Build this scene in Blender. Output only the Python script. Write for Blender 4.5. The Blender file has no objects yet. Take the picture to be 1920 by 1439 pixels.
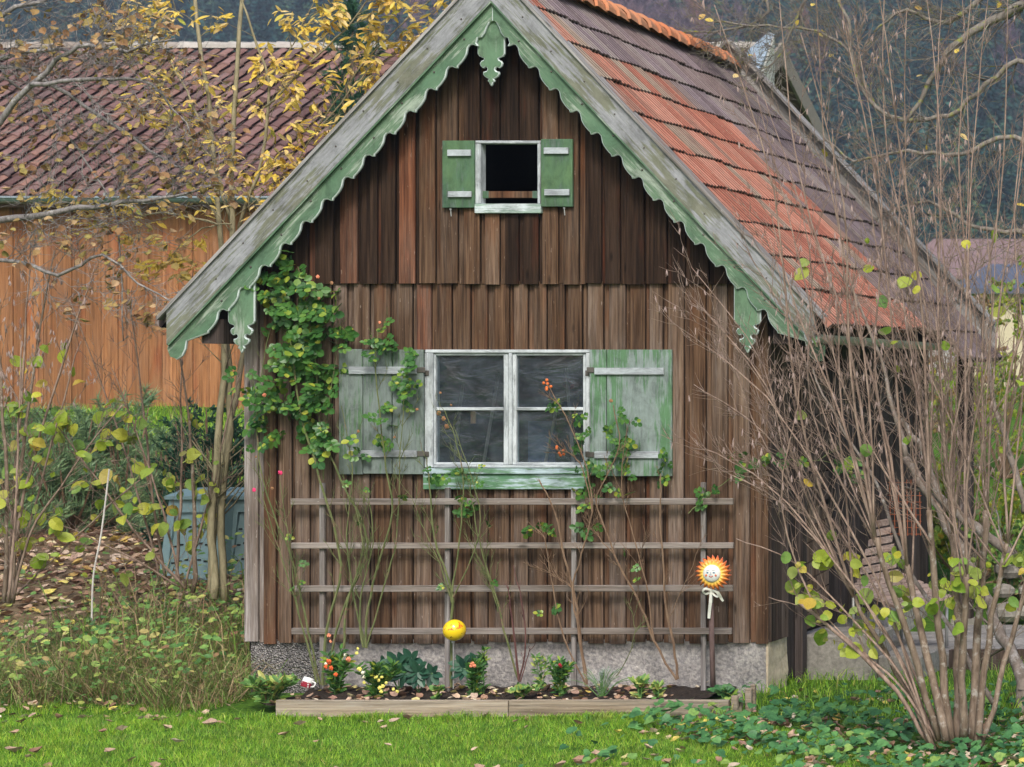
import bpy, math, random
import numpy as np
from mathutils import Vector as V, Matrix, Euler
random.seed(7); RNG = np.random.default_rng(7)
sc = bpy.context.scene
COL = sc.collection
# ---------------------------------------------------------------- camera, world, sun
D, F, CX, CY, XC, ZC = 18.0, 4500.0, 3000.0, 680.0, 8.196, 2.48   # camera distance, focal (px of 1920), principal point, position
cam_d = bpy.data.cameras.new('camera'); cam = bpy.data.objects.new('camera', cam_d); COL.objects.link(cam)
cam.location = (XC, -D, ZC); cam.rotation_euler = (math.radians(90), 0, 0)
cam_d.sensor_width = 36; cam_d.lens = F/1920*36
cam_d.shift_x = (960-CX)/1920; cam_d.shift_y = (CY-719.5)/1920
cam_d.clip_end = 3000; cam_d.clip_start = .1
cam_d.dof.use_dof = True; cam_d.dof.focus_distance = 17.7; cam_d.dof.aperture_fstop = 5.0
sc.camera = cam
w = bpy.data.worlds.new("World"); sc.world = w; w.use_nodes = True
nt = w.node_tree; bgn = nt.nodes['Background']
sky = nt.nodes.new('ShaderNodeTexSky'); sky.sky_type = 'NISHITA'; sky.sun_disc = False
SUN_EL, SUN_AZ = math.radians(46), math.radians(163)     # azimuth clockwise from +Y
sky.sun_elevation = SUN_EL; sky.sun_rotation = SUN_AZ; sky.air_density = 1.0; sky.dust_density = 4.0; sky.ozone_density = 1.0
nt.links.new(sky.outputs[0], bgn.inputs[0]); bgn.inputs[1].default_value = 0.115
sd = bpy.data.lights.new('sun', 'SUN'); sun = bpy.data.objects.new('sun', sd); COL.objects.link(sun)
sd.energy = 1.5; sd.angle = math.radians(13); sd.color = (1, .96, .9)
sdir = V((math.sin(SUN_AZ)*math.cos(SUN_EL), math.cos(SUN_AZ)*math.cos(SUN_EL), math.sin(SUN_EL)))
sun.rotation_euler = sdir.to_track_quat('Z', 'Y').to_euler()
sc.view_settings.view_transform = 'Standard'; sc.view_settings.look = 'None'
sc.view_settings.exposure = 0.70; sc.view_settings.gamma = 1; sc.view_settings.use_curve_mapping = False
sc.render.resolution_x = 1024; sc.render.resolution_y = 767

# ---------------------------------------------------------------- helpers
def P(px, py, Y=0.0):
    k = (Y+D)/F
    return V((XC+(px-CX)*k, Y, ZC-(py-CY)*k))
def PX(x, Y): return CX+(x-XC)*F/(Y+D)
def PY(z, Y): return CY-(z-ZC)*F/(Y+D)
WL = {}
def wloc(o): return WL.get(o.name, V((0, 0, 0))) if o else V((0, 0, 0))
def tag(o, label=None, cat=None, group=None, kind=None):
    if label: o['label'] = label
    if cat: o['category'] = cat
    if group: o['group'] = group
    if kind: o['kind'] = kind
    return o
def thing(name, loc, label, cat, group=None):
    o = bpy.data.objects.new(name, None); COL.objects.link(o); o.location = loc; WL[o.name] = V(loc)
    o.empty_display_size = .1
    return tag(o, label, cat, group)
def link(name, me, parent=None, loc=None):
    o = bpy.data.objects.new(name, me); COL.objects.link(o)
    o.parent = parent
    base = V((0, 0, 0)) if loc is None else V(loc)
    o.location = base - wloc(parent); WL[o.name] = base
    return o
def mesh(name, vs, fs, mats, idx=None, smooth=False):
    me = bpy.data.meshes.new(name); me.from_pydata([tuple(v) for v in vs], [], fs)
    for m in (mats if isinstance(mats, (list, tuple)) else [mats]): me.materials.append(m)
    if idx: me.polygons.foreach_set('material_index', idx)
    if smooth: me.polygons.foreach_set('use_smooth', [True]*len(me.polygons))
    me.update(); return me
def obj(name, vs, fs, mats, parent=None, idx=None, smooth=False):
    return link(name, mesh(name, vs, fs, mats, idx, smooth), parent)
def np_mesh(name, vs, fs, mats, idx=None, smooth=False):
    vs = np.asarray(vs, dtype=np.float32).reshape(-1, 3); fs = np.asarray(fs, dtype=np.int32); k = fs.shape[1]
    me = bpy.data.meshes.new(name); me.vertices.add(len(vs)); me.vertices.foreach_set('co', vs.ravel())
    me.loops.add(fs.size); me.loops.foreach_set('vertex_index', fs.ravel())
    me.polygons.add(len(fs)); me.polygons.foreach_set('loop_start', np.arange(0, fs.size, k, dtype=np.int32))
    me.polygons.foreach_set('loop_total', np.full(len(fs), k, dtype=np.int32))
    for m in (mats if isinstance(mats, (list, tuple)) else [mats]): me.materials.append(m)
    if idx is not None: me.polygons.foreach_set('material_index', np.asarray(idx, dtype=np.int32))
    if smooth: me.polygons.foreach_set('use_smooth', np.ones(len(fs), dtype=bool))
    me.update(calc_edges=True); me.validate(); return me
class MB:
    def __init__(s): s.v = []; s.f = []; s.i = []
    def add(s, vs, fs, m=0):
        n = len(s.v); s.v += [tuple(v) for v in vs]; s.f += [tuple(i+n for i in f) for f in fs]; s.i += [m]*len(fs)
    def box(s, x0, x1, y0, y1, z0, z1, m=0, M=None):
        vs = [V((x, y, z)) for x in (x0, x1) for y in (y0, y1) for z in (z0, z1)]
        if M is not None: vs = [M @ v for v in vs]
        s.add(vs, [(0, 1, 3, 2), (4, 6, 7, 5), (0, 4, 5, 1), (2, 3, 7, 6), (0, 2, 6, 4), (1, 5, 7, 3)], m)
    def tube(s, pts, rads, k=6, m=0, cap=True):
        n0 = len(s.v); pts = [V(p) for p in pts]; n = len(pts); prev = None
        if not hasattr(rads, '__len__'): rads = [rads]*n
        for i, p in enumerate(pts):
            t = (pts[min(i+1, n-1)]-pts[max(i-1, 0)])
            if t.length < 1e-9: t = V((0, 0, 1))
            t.normalize()
            if prev is None: a = t.cross(V((.31, .87, .17)));
            else: a = prev - t*prev.dot(t)
            if a.length < 1e-6: a = t.cross(V((1, .2, .1)))
            a.normalize(); b = t.cross(a); prev = a
            for j in range(k):
                th = 2*math.pi*j/k; q = p+(a*math.cos(th)+b*math.sin(th))*rads[i]; s.v.append((q.x, q.y, q.z))
        for i in range(n-1):
            for j in range(k):
                s.f.append((n0+i*k+j, n0+i*k+(j+1) % k, n0+(i+1)*k+(j+1) % k, n0+(i+1)*k+j)); s.i.append(m)
        if cap and k > 3:
            s.f.append(tuple(n0+j for j in reversed(range(k)))); s.i.append(m)
            s.f.append(tuple(n0+(n-1)*k+j for j in range(k))); s.i.append(m)
    def ball(s, c, r, m=0, nu=8, nv=5, sc_=(1, 1, 1)):
        c = V(c); vs = [c+V((0, 0, -r*sc_[2]))]
        for i in range(1, nv):
            ph = math.pi*i/nv-math.pi/2
            for j in range(nu):
                th = 2*math.pi*j/nu
                vs.append(c+V((r*sc_[0]*math.cos(ph)*math.cos(th), r*sc_[1]*math.cos(ph)*math.sin(th), r*sc_[2]*math.sin(ph))))
        vs.append(c+V((0, 0, r*sc_[2]))); fs = []
        for j in range(nu): fs.append((0, 1+(j+1) % nu, 1+j))
        for i in range(nv-2):
            for j in range(nu): a = 1+i*nu; b = a+nu; fs.append((a+j, a+(j+1) % nu, b+(j+1) % nu, b+j))
        L = len(vs)-1; a = 1+(nv-2)*nu
        for j in range(nu): fs.append((L, a+j, a+(j+1) % nu))
        s.add(vs, fs, m)
    def mesh(s, name, mats, smooth=False): return mesh(name, s.v, s.f, mats, s.i, smooth)
    def build(s, name, mats, parent=None, smooth=False):
        return link(name, s.mesh(name, mats, smooth), parent)
def U(a, b): return random.uniform(a, b)
def smooth_poly(pts, n=4):
    """Catmull-Rom through pts"""
    pts = [V(p) for p in pts]; out = []
    for i in range(len(pts)-1):
        p0 = pts[max(i-1, 0)]; p1 = pts[i]; p2 = pts[i+1]; p3 = pts[min(i+2, len(pts)-1)]
        for j in range(n):
            t = j/n; out.append(.5*((2*p1)+(p2-p0)*t+(2*p0-5*p1+4*p2-p3)*t*t+(3*p1-p0-3*p2+p3)*t*t*t))
    out.append(pts[-1]); return out
def sstep(a, b, x):
    t = np.clip((x-a)/(b-a), 0, 1); return t*t*(3-2*t)
def ground_z(x, y):
    x = np.asarray(x, float); y = np.asarray(y, float)
    left = .62*sstep(.1, 3.4, y); right = .62*sstep(4.5, 9, y)
    wgt = sstep(-1.9, 1.9, x)
    z = left*(1-wgt)+right*wgt + 1.2*np.clip((y-3)/14, 0, 1)*1.0
    z = z + .32*np.clip(y-215, 0, 400)**1.0
    z = z - .045*sstep(-.78, -1.0, y) - .03*np.clip(-1.3-y, 0, 6)
    z = z + .02*np.sin(x*1.7+y)*sstep(-.9, -1.5, y) + .03*np.sin(x*2.3-y*1.9)*sstep(.4, 2, y)
    return z
def gz(x, y): return float(ground_z(x, y))

# ---------------------------------------------------------------- materials
def new_mat(name):
    m = bpy.data.materials.new(name); m.use_nodes = True; t = m.node_tree
    for n in list(t.nodes): t.nodes.remove(n)
    out = t.nodes.new('ShaderNodeOutputMaterial'); return m, t, out
def N(t, ty, **k):
    n = t.nodes.new('ShaderNode'+ty)
    for a, b in k.items(): setattr(n, a, b)
    return n
def L(t, a, b): t.links.new(a, b)
def ramp(t, fac, stops, interp='LINEAR'):
    r = N(t, 'ValToRGB'); r.color_ramp.interpolation = interp
    e = r.color_ramp.elements
    while len(e) < len(stops): e.new(.5)
    for i, (p, c) in enumerate(stops):
        e[i].position = p; e[i].color = (*c, 1) if len(c) == 3 else c
    if fac is not None: L(t, fac, r.inputs[0])
    return r.outputs[0]
def mth(t, op, a, b=None, clamp=False):
    n = N(t, 'Math', operation=op); n.use_clamp = clamp
    for i, x in enumerate((a, b)):
        if x is None: continue
        if isinstance(x, (int, float)): n.inputs[i].default_value = x
        else: L(t, x, n.inputs[i])
    return n.outputs[0]
def mix(t, fac, a, b, mode='MIX'):
    n = N(t, 'Mix', data_type='RGBA', blend_type=mode)
    for s, x in ((n.inputs[0], fac), (n.inputs[6], a), (n.inputs[7], b)):
        if isinstance(x, (int, float)): s.default_value = x
        elif isinstance(x, tuple): s.default_value = (*x, 1)
        else: L(t, x, s)
    return n.outputs[2]
def coords(t, scale=(1, 1, 1), rnd=True, rot=(0, 0, 0)):
    tc = N(t, 'TexCoord'); src = tc.outputs['Object']
    if rnd:
        oi = N(t, 'ObjectInfo'); c = N(t, 'CombineXYZ')
        r = mth(t, 'MULTIPLY', oi.outputs['Random'], 37.0)
        for i in range(3): L(t, r, c.inputs[i])
        ad = N(t, 'VectorMath', operation='ADD'); L(t, src, ad.inputs[0]); L(t, c.outputs[0], ad.inputs[1]); src = ad.outputs[0]
    mp = N(t, 'Mapping'); mp.inputs['Scale'].default_value = scale; mp.inputs['Rotation'].default_value = rot; L(t, src, mp.inputs[0])
    return mp.outputs[0]
def noise(t, vec, scale=1, detail=5, rough=.6, dist=0):
    n = N(t, 'TexNoise'); n.inputs['Scale'].default_value = scale; n.inputs['Detail'].default_value = detail
    n.inputs['Roughness'].default_value = rough; n.inputs['Distortion'].default_value = dist
    L(t, vec, n.inputs['Vector']); return n.outputs[0]
def bsdf(t, out, col, rough=.7, bump=None, bs=.3, bd=.01, metal=0, spec=.3):
    b = N(t, 'BsdfPrincipled')
    if isinstance(col, tuple): b.inputs['Base Color'].default_value = (*col, 1)
    else: L(t, col, b.inputs['Base Color'])
    if isinstance(rough, (int, float)): b.inputs['Roughness'].default_value = rough
    else: L(t, rough, b.inputs['Roughness'])
    b.inputs['Metallic'].default_value = metal; b.inputs['Specular IOR Level'].default_value = spec
    if bump is not None:
        n = N(t, 'Bump'); n.inputs['Strength'].default_value = bs; n.inputs['Distance'].default_value = bd
        L(t, bump, n.inputs['Height']); L(t, n.outputs[0], b.inputs['Normal'])
    L(t, b.outputs[0], out.inputs[0]); return b
def grain_scale(axis, fine, along):
    s = [fine, fine, fine]; s['xyz'.index(axis)] = along; return tuple(s)
def mat_wood(name, c_dark, c_mid, c_light, grey=(.30, .28, .27), greyamt=.4, axis='z', red=None, tint=.45):
    m, t, out = new_mat(name)
    v1 = coords(t, grain_scale(axis, 55, 1.6)); n1 = noise(t, v1, 1, 6, .65, .3)
    v2 = coords(t, grain_scale(axis, 7, .9)); n2 = noise(t, v2, 1, 4, .6)
    v3 = coords(t, grain_scale(axis, 130, 5)); n3 = noise(t, v3, 1, 4, .7)
    base = ramp(t, n1, [(.3, c_dark), (.5, c_mid), (.72, c_light)])
    g = ramp(t, n2, [(.5-greyamt*.28, (0, 0, 0)), (.80-greyamt*.2, (1, 1, 1))])
    gg = mth(t, 'MULTIPLY', g, mth(t, 'MULTIPLY', ramp(t, n3, [(.35, (.15,)*3), (.65, (1,)*3)]), min(1., greyamt*1.7)))
    c = mix(t, gg, base, grey)
    if red:
        v5 = coords(t, grain_scale(axis, 5, 1.1)); n5 = noise(t, v5, 1, 3, .6)
        c = mix(t, mth(t, 'MULTIPLY', ramp(t, n5, [(.55, (0,)*3), (.72, (1,)*3)]), .6), c, red)
    # knots
    v4 = coords(t, grain_scale(axis, 9, 2.6)); vo = N(t, 'TexVoronoi'); vo.inputs['Scale'].default_value = .75; L(t, v4, vo.inputs['Vector'])
    k = ramp(t, vo.outputs['Distance'], [(.04, (1,)*3), (.11, (0,)*3)])
    c = mix(t, mth(t, 'MULTIPLY', k, .75), c, tuple(x*.35 for x in c_dark))
    v7 = coords(t, grain_scale(axis, 26, .8)); n7 = noise(t, v7, 1, 6, .75, .8)
    c = mix(t, 1., c, ramp(t, n7, [(.30, (.42,)*3), (.48, (.95,)*3), (.72, (1.35,)*3)]), 'MULTIPLY')
    v8 = coords(t, grain_scale(axis, 60, 12)); n8 = noise(t, v8, 1, 3, .6)
    c = mix(t, ramp(t, n8, [(.68, (0,)*3), (.74, (.45 if greyamt > .2 else .12,)*3)]), c, tuple(min(.6, x*1.6) for x in grey))
    oi = N(t, 'ObjectInfo'); hv = N(t, 'HueSaturation'); L(t, c, hv.inputs['Color'])
    L(t, mth(t, 'ADD', mth(t, 'MULTIPLY', oi.outputs['Random'], tint*2), 1-tint), hv.inputs['Value'])
    h = mth(t, 'ADD', n1, mth(t, 'MULTIPLY', n3, .5))
    bsdf(t, out, hv.outputs[0], .85, h, .8, .006, spec=.15); return m
def mat_paint(name, paint, paint2, wood, axis='z', wear=.45, light=(.55, .6, .58)):
    m, t, out = new_mat(name)
    v1 = coords(t, grain_scale(axis, 45, 3.2)); n1 = noise(t, v1, 1, 7, .7, .2)
    v2 = coords(t, grain_scale(axis, 5, 2.2)); n2 = noise(t, v2, 1, 4, .6)
    v3 = coords(t, grain_scale(axis, 110, 6)); n3 = noise(t, v3, 1, 5, .7)
    pc = mix(t, ramp(t, n2, [(.35, (0,)*3), (.65, (1,)*3)]), paint, paint2)
    m1 = mth(t, 'ADD', mth(t, 'MULTIPLY', n1, .55), mth(t, 'MULTIPLY', n2, .45))
    flake = ramp(t, m1, [(.60-wear*.22, (0,)*3), (.64-wear*.2, (1,)*3)])
    wc = mix(t, n3, tuple(x*.5 for x in wood), tuple(min(1, x*1.45) for x in wood))
    chalk = ramp(t, n3, [(.62, (0,)*3), (.75, (1,)*3)])
    c = mix(t, mth(t, 'MULTIPLY', chalk, .5), pc, light)
    c = mix(t, mth(t, 'MULTIPLY', flake, .85), c, wc)
    v6 = coords(t, grain_scale(axis, 9, 5)); n6 = noise(t, v6, 1, 6, .75, .5)
    c = mix(t, 1., c, ramp(t, n6, [(.3, (.50,)*3), (.5, (.92,)*3), (.7, (1.2,)*3)]), 'MULTIPLY')
    dark = ramp(t, n3, [(.24, (1,)*3), (.36, (0,)*3)])
    c = mix(t, mth(t, 'MULTIPLY', dark, .7), c, (.03, .04, .035))
    h = mth(t, 'ADD', mth(t, 'MULTIPLY', n3, .5), mth(t, 'MULTIPLY', flake, -.5))
    bsdf(t, out, c, .6, h, .6, .004, spec=.3); return m
def mat_leaf(name, stops, trans=.3, rough=.5, spots=None):
    m, t, out = new_mat(name)
    g = N(t, 'NewGeometry'); oi = N(t, 'ObjectInfo')
    r = mth(t, 'FRACT', mth(t, 'ADD', g.outputs['Random Per Island'], oi.outputs['Random']))
    c = ramp(t, r, stops)
    v = coords(t, (1, 1, 1)); n = noise(t, v, 40, 3, .6)
    c = mix(t, 1.0, c, ramp(t, n, [(.3, (.65,)*3), (.7, (1.25,)*3)]), 'MULTIPLY')
    if spots:
        n2 = noise(t, v, 90, 2, .5); c = mix(t, ramp(t, n2, [(.6, (0,)*3), (.7, (.8,)*3)]), c, spots)
    b = N(t, 'BsdfPrincipled'); L(t, c, b.inputs['Base Color']); b.inputs['Roughness'].default_value = rough; b.inputs['Specular IOR Level'].default_value = .35
    tr = N(t, 'BsdfTranslucent'); L(t, c, tr.inputs[0]); mx = N(t, 'MixShader'); mx.inputs[0].default_value = trans
    L(t, b.outputs[0], mx.inputs[1]); L(t, tr.outputs[0], mx.inputs[2]); L(t, mx.outputs[0], out.inputs[0]); return m
def mat_bark(name, c1, c2, c3=None, scale=1.0):
    m, t, out = new_mat(name)
    v = coords(t, (30*scale, 30*scale, 7*scale)); n = noise(t, v, 1, 5, .7)
    c = ramp(t, n, [(.35, c1), (.65, c2)])
    if c3:
        v2 = coords(t, (14, 14, 14)); n2 = noise(t, v2, 1, 4, .7)
        c = mix(t, ramp(t, n2, [(.55, (0,)*3), (.66, (1,)*3)]), c, c3)
    bsdf(t, out, c, .8, n, .5, .004, spec=.2); return m
def mat_plain(name, c, rough=.6, var=.15, metal=0, scale=20, spec=.3, bump=.1):
    m, t, out = new_mat(name); v = coords(t); n = noise(t, v, scale, 4, .6)
    cc = mix(t, n, tuple(x*(1-var*2) for x in c), tuple(min(1, x*(1+var*2)) for x in c))
    bsdf(t, out, cc, rough, n, bump, .003, metal, spec); return m

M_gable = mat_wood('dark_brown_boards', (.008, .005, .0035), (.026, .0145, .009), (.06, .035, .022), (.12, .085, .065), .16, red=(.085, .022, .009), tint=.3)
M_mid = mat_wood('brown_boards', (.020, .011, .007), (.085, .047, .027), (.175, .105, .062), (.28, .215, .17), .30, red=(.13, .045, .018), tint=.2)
M_low = mat_wood('grey_brown_boards', (.030, .019, .012), (.11, .067, .043), (.22, .15, .10), (.33, .275, .24), .42, tint=.16)
M_corner = mat_wood('silver_boards', (.07, .06, .055), (.18, .165, .16), (.30, .285, .285), (.42, .42, .44), .65, tint=.12)
M_corner2 = mat_wood('greyed_brown_boards', (.05, .038, .03), (.14, .105, .085), (.24, .20, .175), (.38, .355, .35), .6, tint=.15)
M_red = mat_wood('rust_stained_boards', (.030, .012, .008), (.10, .040, .022), (.20, .08, .04), (.27, .21, .17), .25, red=(.30, .075, .025), tint=.3)
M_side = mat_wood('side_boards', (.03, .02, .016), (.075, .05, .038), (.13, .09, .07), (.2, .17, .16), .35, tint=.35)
M_sidetop = mat_wood('dark_brown_timber', (.015, .012, .011), (.045, .034, .03), (.085, .065, .055), (.14, .12, .12), .35, tint=.35)  # own dark brown wood colour: side wall, posts, purlins, barn gable
M_trellis = mat_wood('trellis_wood', (.10, .08, .065), (.21, .175, .15), (.32, .28, .25), (.38, .36, .35), .5, axis='x', tint=.15)
M_trellisv = mat_wood('trellis_wood_upright', (.11, .09, .08), (.23, .205, .19), (.36, .34, .33), (.42, .41, .41), .5, axis='z', tint=.15)
M_bed = mat_wood('bed_board_wood', (.13, .10, .07), (.29, .23, .165), (.42, .35, .27), (.40, .38, .34), .5, axis='x', tint=.1)
M_grey_verge = mat_paint('weathered_verge_paint', (.19, .195, .15), (.13, .155, .095), (.32, .33, .365), axis='x', wear=.62, light=(.5, .53, .56))
M_top_verge = mat_wood('verge_top_wood', (.10, .09, .085), (.22, .2, .185), (.36, .34, .32), (.42, .42, .43), .6, axis='x', tint=.1)
M_green = mat_paint('green_barge_paint', (.095, .185, .112), (.135, .215, .135), (.33, .40, .33), axis='x', wear=.38, light=(.42, .56, .44))
M_green_v = mat_paint('green_pendant_paint', (.11, .21, .125), (.145, .235, .145), (.34, .40, .34), axis='z', wear=.3, light=(.5, .65, .55))
M_white_edge = mat_plain('white_edge_paint', (.50, .58, .57), .6, .2)
M_white = mat_paint('white_window_paint', (.56, .61, .64), (.47, .52, .55), (.30, .33, .35), axis='z', wear=.32, light=(.66, .70, .74))
M_whiteh = mat_paint('white_window_paint_level', (.56, .61, .64), (.47, .52, .55), (.30, .33, .35), axis='x', wear=.32, light=(.66, .70, .74))
M_batten = mat_paint('batten_paint', (.46, .51, .55), (.36, .41, .43), (.28, .30, .33), axis='x', wear=.5, light=(.7, .74, .77))
M_shut_l = mat_paint('grey_green_shutter_paint', (.095, .185, .095), (.12, .20, .125), (.20, .235, .235), axis='z', wear=.75, light=(.33, .42, .38))
M_shut_r = mat_paint('green_shutter_paint', (.095, .20, .10), (.12, .23, .135), (.25, .30, .30), axis='z', wear=.62, light=(.42, .55, .47))
M_shut_a = mat_paint('attic_shutter_paint', (.10, .185, .085), (.06, .13, .085), (.12, .17, .14), axis='z', wear=.35, light=(.3, .45, .3))
M_sill = mat_paint('green_sill_paint', (.10, .24, .14), (.15, .27, .14), (.48, .60, .68), axis='x', wear=.5, light=(.5, .62, .6))
M_dark = mat_plain('dark_interior_wood', (.02, .016, .013), .9)
M_iron = mat_plain('old_iron', (.12, .11, .10), .6, metal=.4)
M_zinc = mat_plain('zinc_gutter', (.42, .43, .42), .45, metal=.5, var=.2)

def mat_tile(name, stops, ribs=True):
    m, t, out = new_mat(name); oi = N(t, 'ObjectInfo'); g = N(t, 'NewGeometry')
    r = mth(t, 'FRACT', mth(t, 'ADD', g.outputs['Random Per Island'], oi.outputs['Random']))
    c = ramp(t, r, stops); v = coords(t, (1, 1, 1)); n = noise(t, v, 9, 5, .7); n2 = noise(t, v, 60, 4, .6)
    c = mix(t, 1, c, ramp(t, n, [(.3, (.78,)*3), (.7, (1.15,)*3)]), 'MULTIPLY')
    c = mix(t, ramp(t, n2, [(.60, (0,)*3), (.70, (.7,)*3)]), c, (.30, .30, .22))
    if ribs:   # darker bands along the grooves and up the rib sides
        v3 = coords(t, (1, 1, 1), rnd=False); sp = N(t, 'SeparateXYZ'); L(t, v3, sp.inputs[0])
        ph = mth(t, 'COSINE', mth(t, 'MULTIPLY', sp.outputs[0], 2*math.pi*3/.197))
        c = mix(t, ramp(t, ph, [(.2, (.95,)*3), (.8, (0,)*3)]), c, (.03, .02, .018))
    bsdf(t, out, c, .85, n2, .3, .003, spec=.15); return m
M_tile_or = mat_tile('orange_clay_tile', [(0, (.29, .105, .075)), (.3, (.38, .15, .105)), (.6, (.46, .22, .165)), (.8, (.33, .15, .11)), (.9, (.24, .15, .12)), (1, (.30, .24, .19))])
M_tile_gr = mat_tile('grey_mossed_tile', [(0, (.14, .11, .12)), (.4, (.21, .17, .19)), (.7, (.18, .135, .135)), (1, (.26, .225, .22))])
M_ridge = mat_tile('ridge_clay', [(0, (.52, .20, .10)), (.5, (.60, .28, .15)), (1, (.50, .24, .14))], False)
M_barn_tile = mat_tile('barn_clay_tile', [(0, (.09, .05, .05)), (.25, (.17, .095, .09)), (.5, (.24, .145, .135)), (.7, (.15, .10, .10)), (.85, (.27, .15, .12)), (1, (.11, .075, .075))], False)
M_barn_ridge = mat_tile('barn_ridge_lichen', [(0, (.35, .33, .3)), (.5, (.45, .43, .4)), (1, (.2, .15, .12))], False)
M_barn_wood = mat_wood('barn_boards_orange', (.15, .06, .024), (.31, .14, .06), (.42, .21, .10), (.23, .17, .14), .28, red=(.30, .085, .035), tint=.24)
M_concrete = None
def mat_rough(name, c1, c2, scale, big, bs, bd, peb=False):
    m, t, out = new_mat(name); v = coords(t, rnd=False); n = noise(t, v, scale, 8, .7); n2 = noise(t, v, big, 4, .6)
    c = mix(t, ramp(t, n, [(.35, (0,)*3), (.65, (1,)*3)]), c1, c2)
    c = mix(t, 1, c, ramp(t, n2, [(.3, (.65,)*3), (.7, (1.2,)*3)]), 'MULTIPLY'); h = n
    if peb:
        vo = N(t, 'TexVoronoi'); vo.inputs['Scale'].default_value = 75; L(t, v, vo.inputs['Vector'])
        c = mix(t, ramp(t, vo.outputs['Distance'], [(.25, (1,)*3), (.6, (0,)*3)]), tuple(x*.45 for x in c1), c)
        bw_ = N(t, 'RGBToBW'); L(t, vo.outputs['Color'], bw_.inputs[0]); c = mix(t, 1, c, ramp(t, bw_.outputs[0], [(.2, (.45,)*3), (.8, (1.25,)*3)]), 'MULTIPLY'); sp = N(t, 'Math', operation='SUBTRACT'); sp.inputs[0].default_value = 1; L(t, vo.outputs['Distance'], sp.inputs[1]); h = sp.outputs[0]
    bsdf(t, out, c, .9, h, bs, bd, spec=.15); return m
M_conc = mat_rough('rough_concrete', (.22, .215, .225), (.56, .53, .50), 34, 3.5, 1., .02)
M_pebble = mat_rough('pebbledash', (.36, .34, .34), (.58, .57, .56), 60, 4, 1., .02, True)
M_pier = mat_rough('pale_pier_render', (.56, .45, .31), (.74, .64, .49), 22, 5, .8, .01)
M_step = mat_rough('step_concrete', (.20, .19, .17), (.34, .32, .29), 30, 3, .7, .008)

# ---------------------------------------------------------------- terrain
def grid_mesh(name, xs, ys, zf, mat):
    X, Y = np.meshgrid(xs, ys); Z = zf(X, Y); n = len(xs); mth_ = len(ys)
    vs = np.stack([X, Y, Z], -1).reshape(-1, 3)
    i = np.arange((mth_-1)*(n-1)); r = i//(n-1); c = i % (n-1); a = r*n+c
    return link(name, np_mesh(name, vs, np.stack([a, a+1, a+n+1, a+n], 1), mat, smooth=True))
m, t, out = new_mat('ground_soil_and_grass'); v = coords(t, rnd=False)
sx = N(t, 'SeparateXYZ'); L(t, v, sx.inputs[0]); n1 = noise(t, v, .9, 5, .6); n2 = noise(t, v, 18, 6, .7)
gcol = mix(t, ramp(t, n2, [(.35, (0,)*3), (.65, (1,)*3)]), (.035, .085, .012), (.09, .19, .022))
scol = mix(t, ramp(t, n2, [(.35, (0,)*3), (.65, (1,)*3)]), (.07, .05, .03), (.22, .16, .10))
# leaf covered soil on the left bank (x < -2, .2 < y < 7)
mx_ = mth(t, 'MULTIPLY', mth(t, 'LESS_THAN', sx.outputs[0], -1.5), mth(t, 'GREATER_THAN', mth(t, 'ADD', sx.outputs[1], mth(t, 'MULTIPLY', n1, 1.2)), .6))
mx_ = mth(t, 'MULTIPLY', mx_, mth(t, 'LESS_THAN', mth(t, 'ADD', sx.outputs[1], n1), 8.5))
gmix = mix(t, mx_, gcol, scol); gmix = mix(t, mth(t, 'GREATER_THAN', sx.outputs[1], 213.0), gmix, (.05, .05, .04))
bsdf(t, out, gmix, .95, n2, .6, .02, spec=.1); M_ground = m
xs = np.concatenate([np.linspace(-700, -40, 34), np.linspace(-38, 24, 156), np.linspace(27, 400, 24)])
ys = np.concatenate([np.linspace(-60, -8, 14), np.linspace(-7, 22, 110), np.linspace(24, 210, 40), np.linspace(216, 620, 40)])
g = grid_mesh('ground', xs, ys, ground_z, M_ground); tag(g, kind='structure')

# ---------------------------------------------------------------- garden house
house = thing('garden_house', (0, 2.2, 0), 'small brown board-clad garden house with green scalloped gable trim and tiled roof', 'garden house')
XL, XR = -1.956, 1.956
YF = -.268                                 # front face of the verge boards
Y1 = 4.62                                  # rear end of roof
def ridge_z(y): return 5.40 + (5.27-5.40)*(y-YF)/(Y1-YF)
def eave_x(y): return 2.46 + (2.30-2.46)*(y-YF)/(Y1-YF)
EZ = 2.775
def roof_z(x, y):
    return ridge_z(y) - (ridge_z(y)-EZ)*abs(x)/eave_x(y)
# openings
wx0, wx1, wz0, wz1 = P(797, 0).x, P(1104, 0).x, P(0, 880).z, P(0, 658).z
ax0, ax1, az0, az1 = P(897, 0).x, P(1010, 0).x, P(0, 384).z, P(0, 266).z
zt = P(0, 533).z
z_bot = P(0, 1205).z
def plank(name, x0, x1, z0, z1a, z1b, yf, yb, mat, parent=house, c=.004):
    """vertical board: front at yf; top may slant from z1a (left) to z1b (right)"""
    lean = U(-.002, .002); prof = [(x0, yb), (x0, yf+c), (x0+c, yf), (x1-c, yf+lean), (x1, yf+c+lean), (x1, yb)]
    vs = []; e = U(-.002, .002)
    for (x, y) in prof: vs.append((x, y, z0+e*(x-x0)/(x1-x0+1e-6)))
    for (x, y) in prof: vs.append((x, y, z1a+(z1b-z1a)*(x-x0)/(x1-x0)))
    fs = [(i, (i+1) % 6, 6+(i+1) % 6, 6+i) for i in range(6)]+[tuple(range(5, -1, -1)), tuple(range(6, 12))]
    return obj(name, vs, fs, mat, parent)
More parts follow.
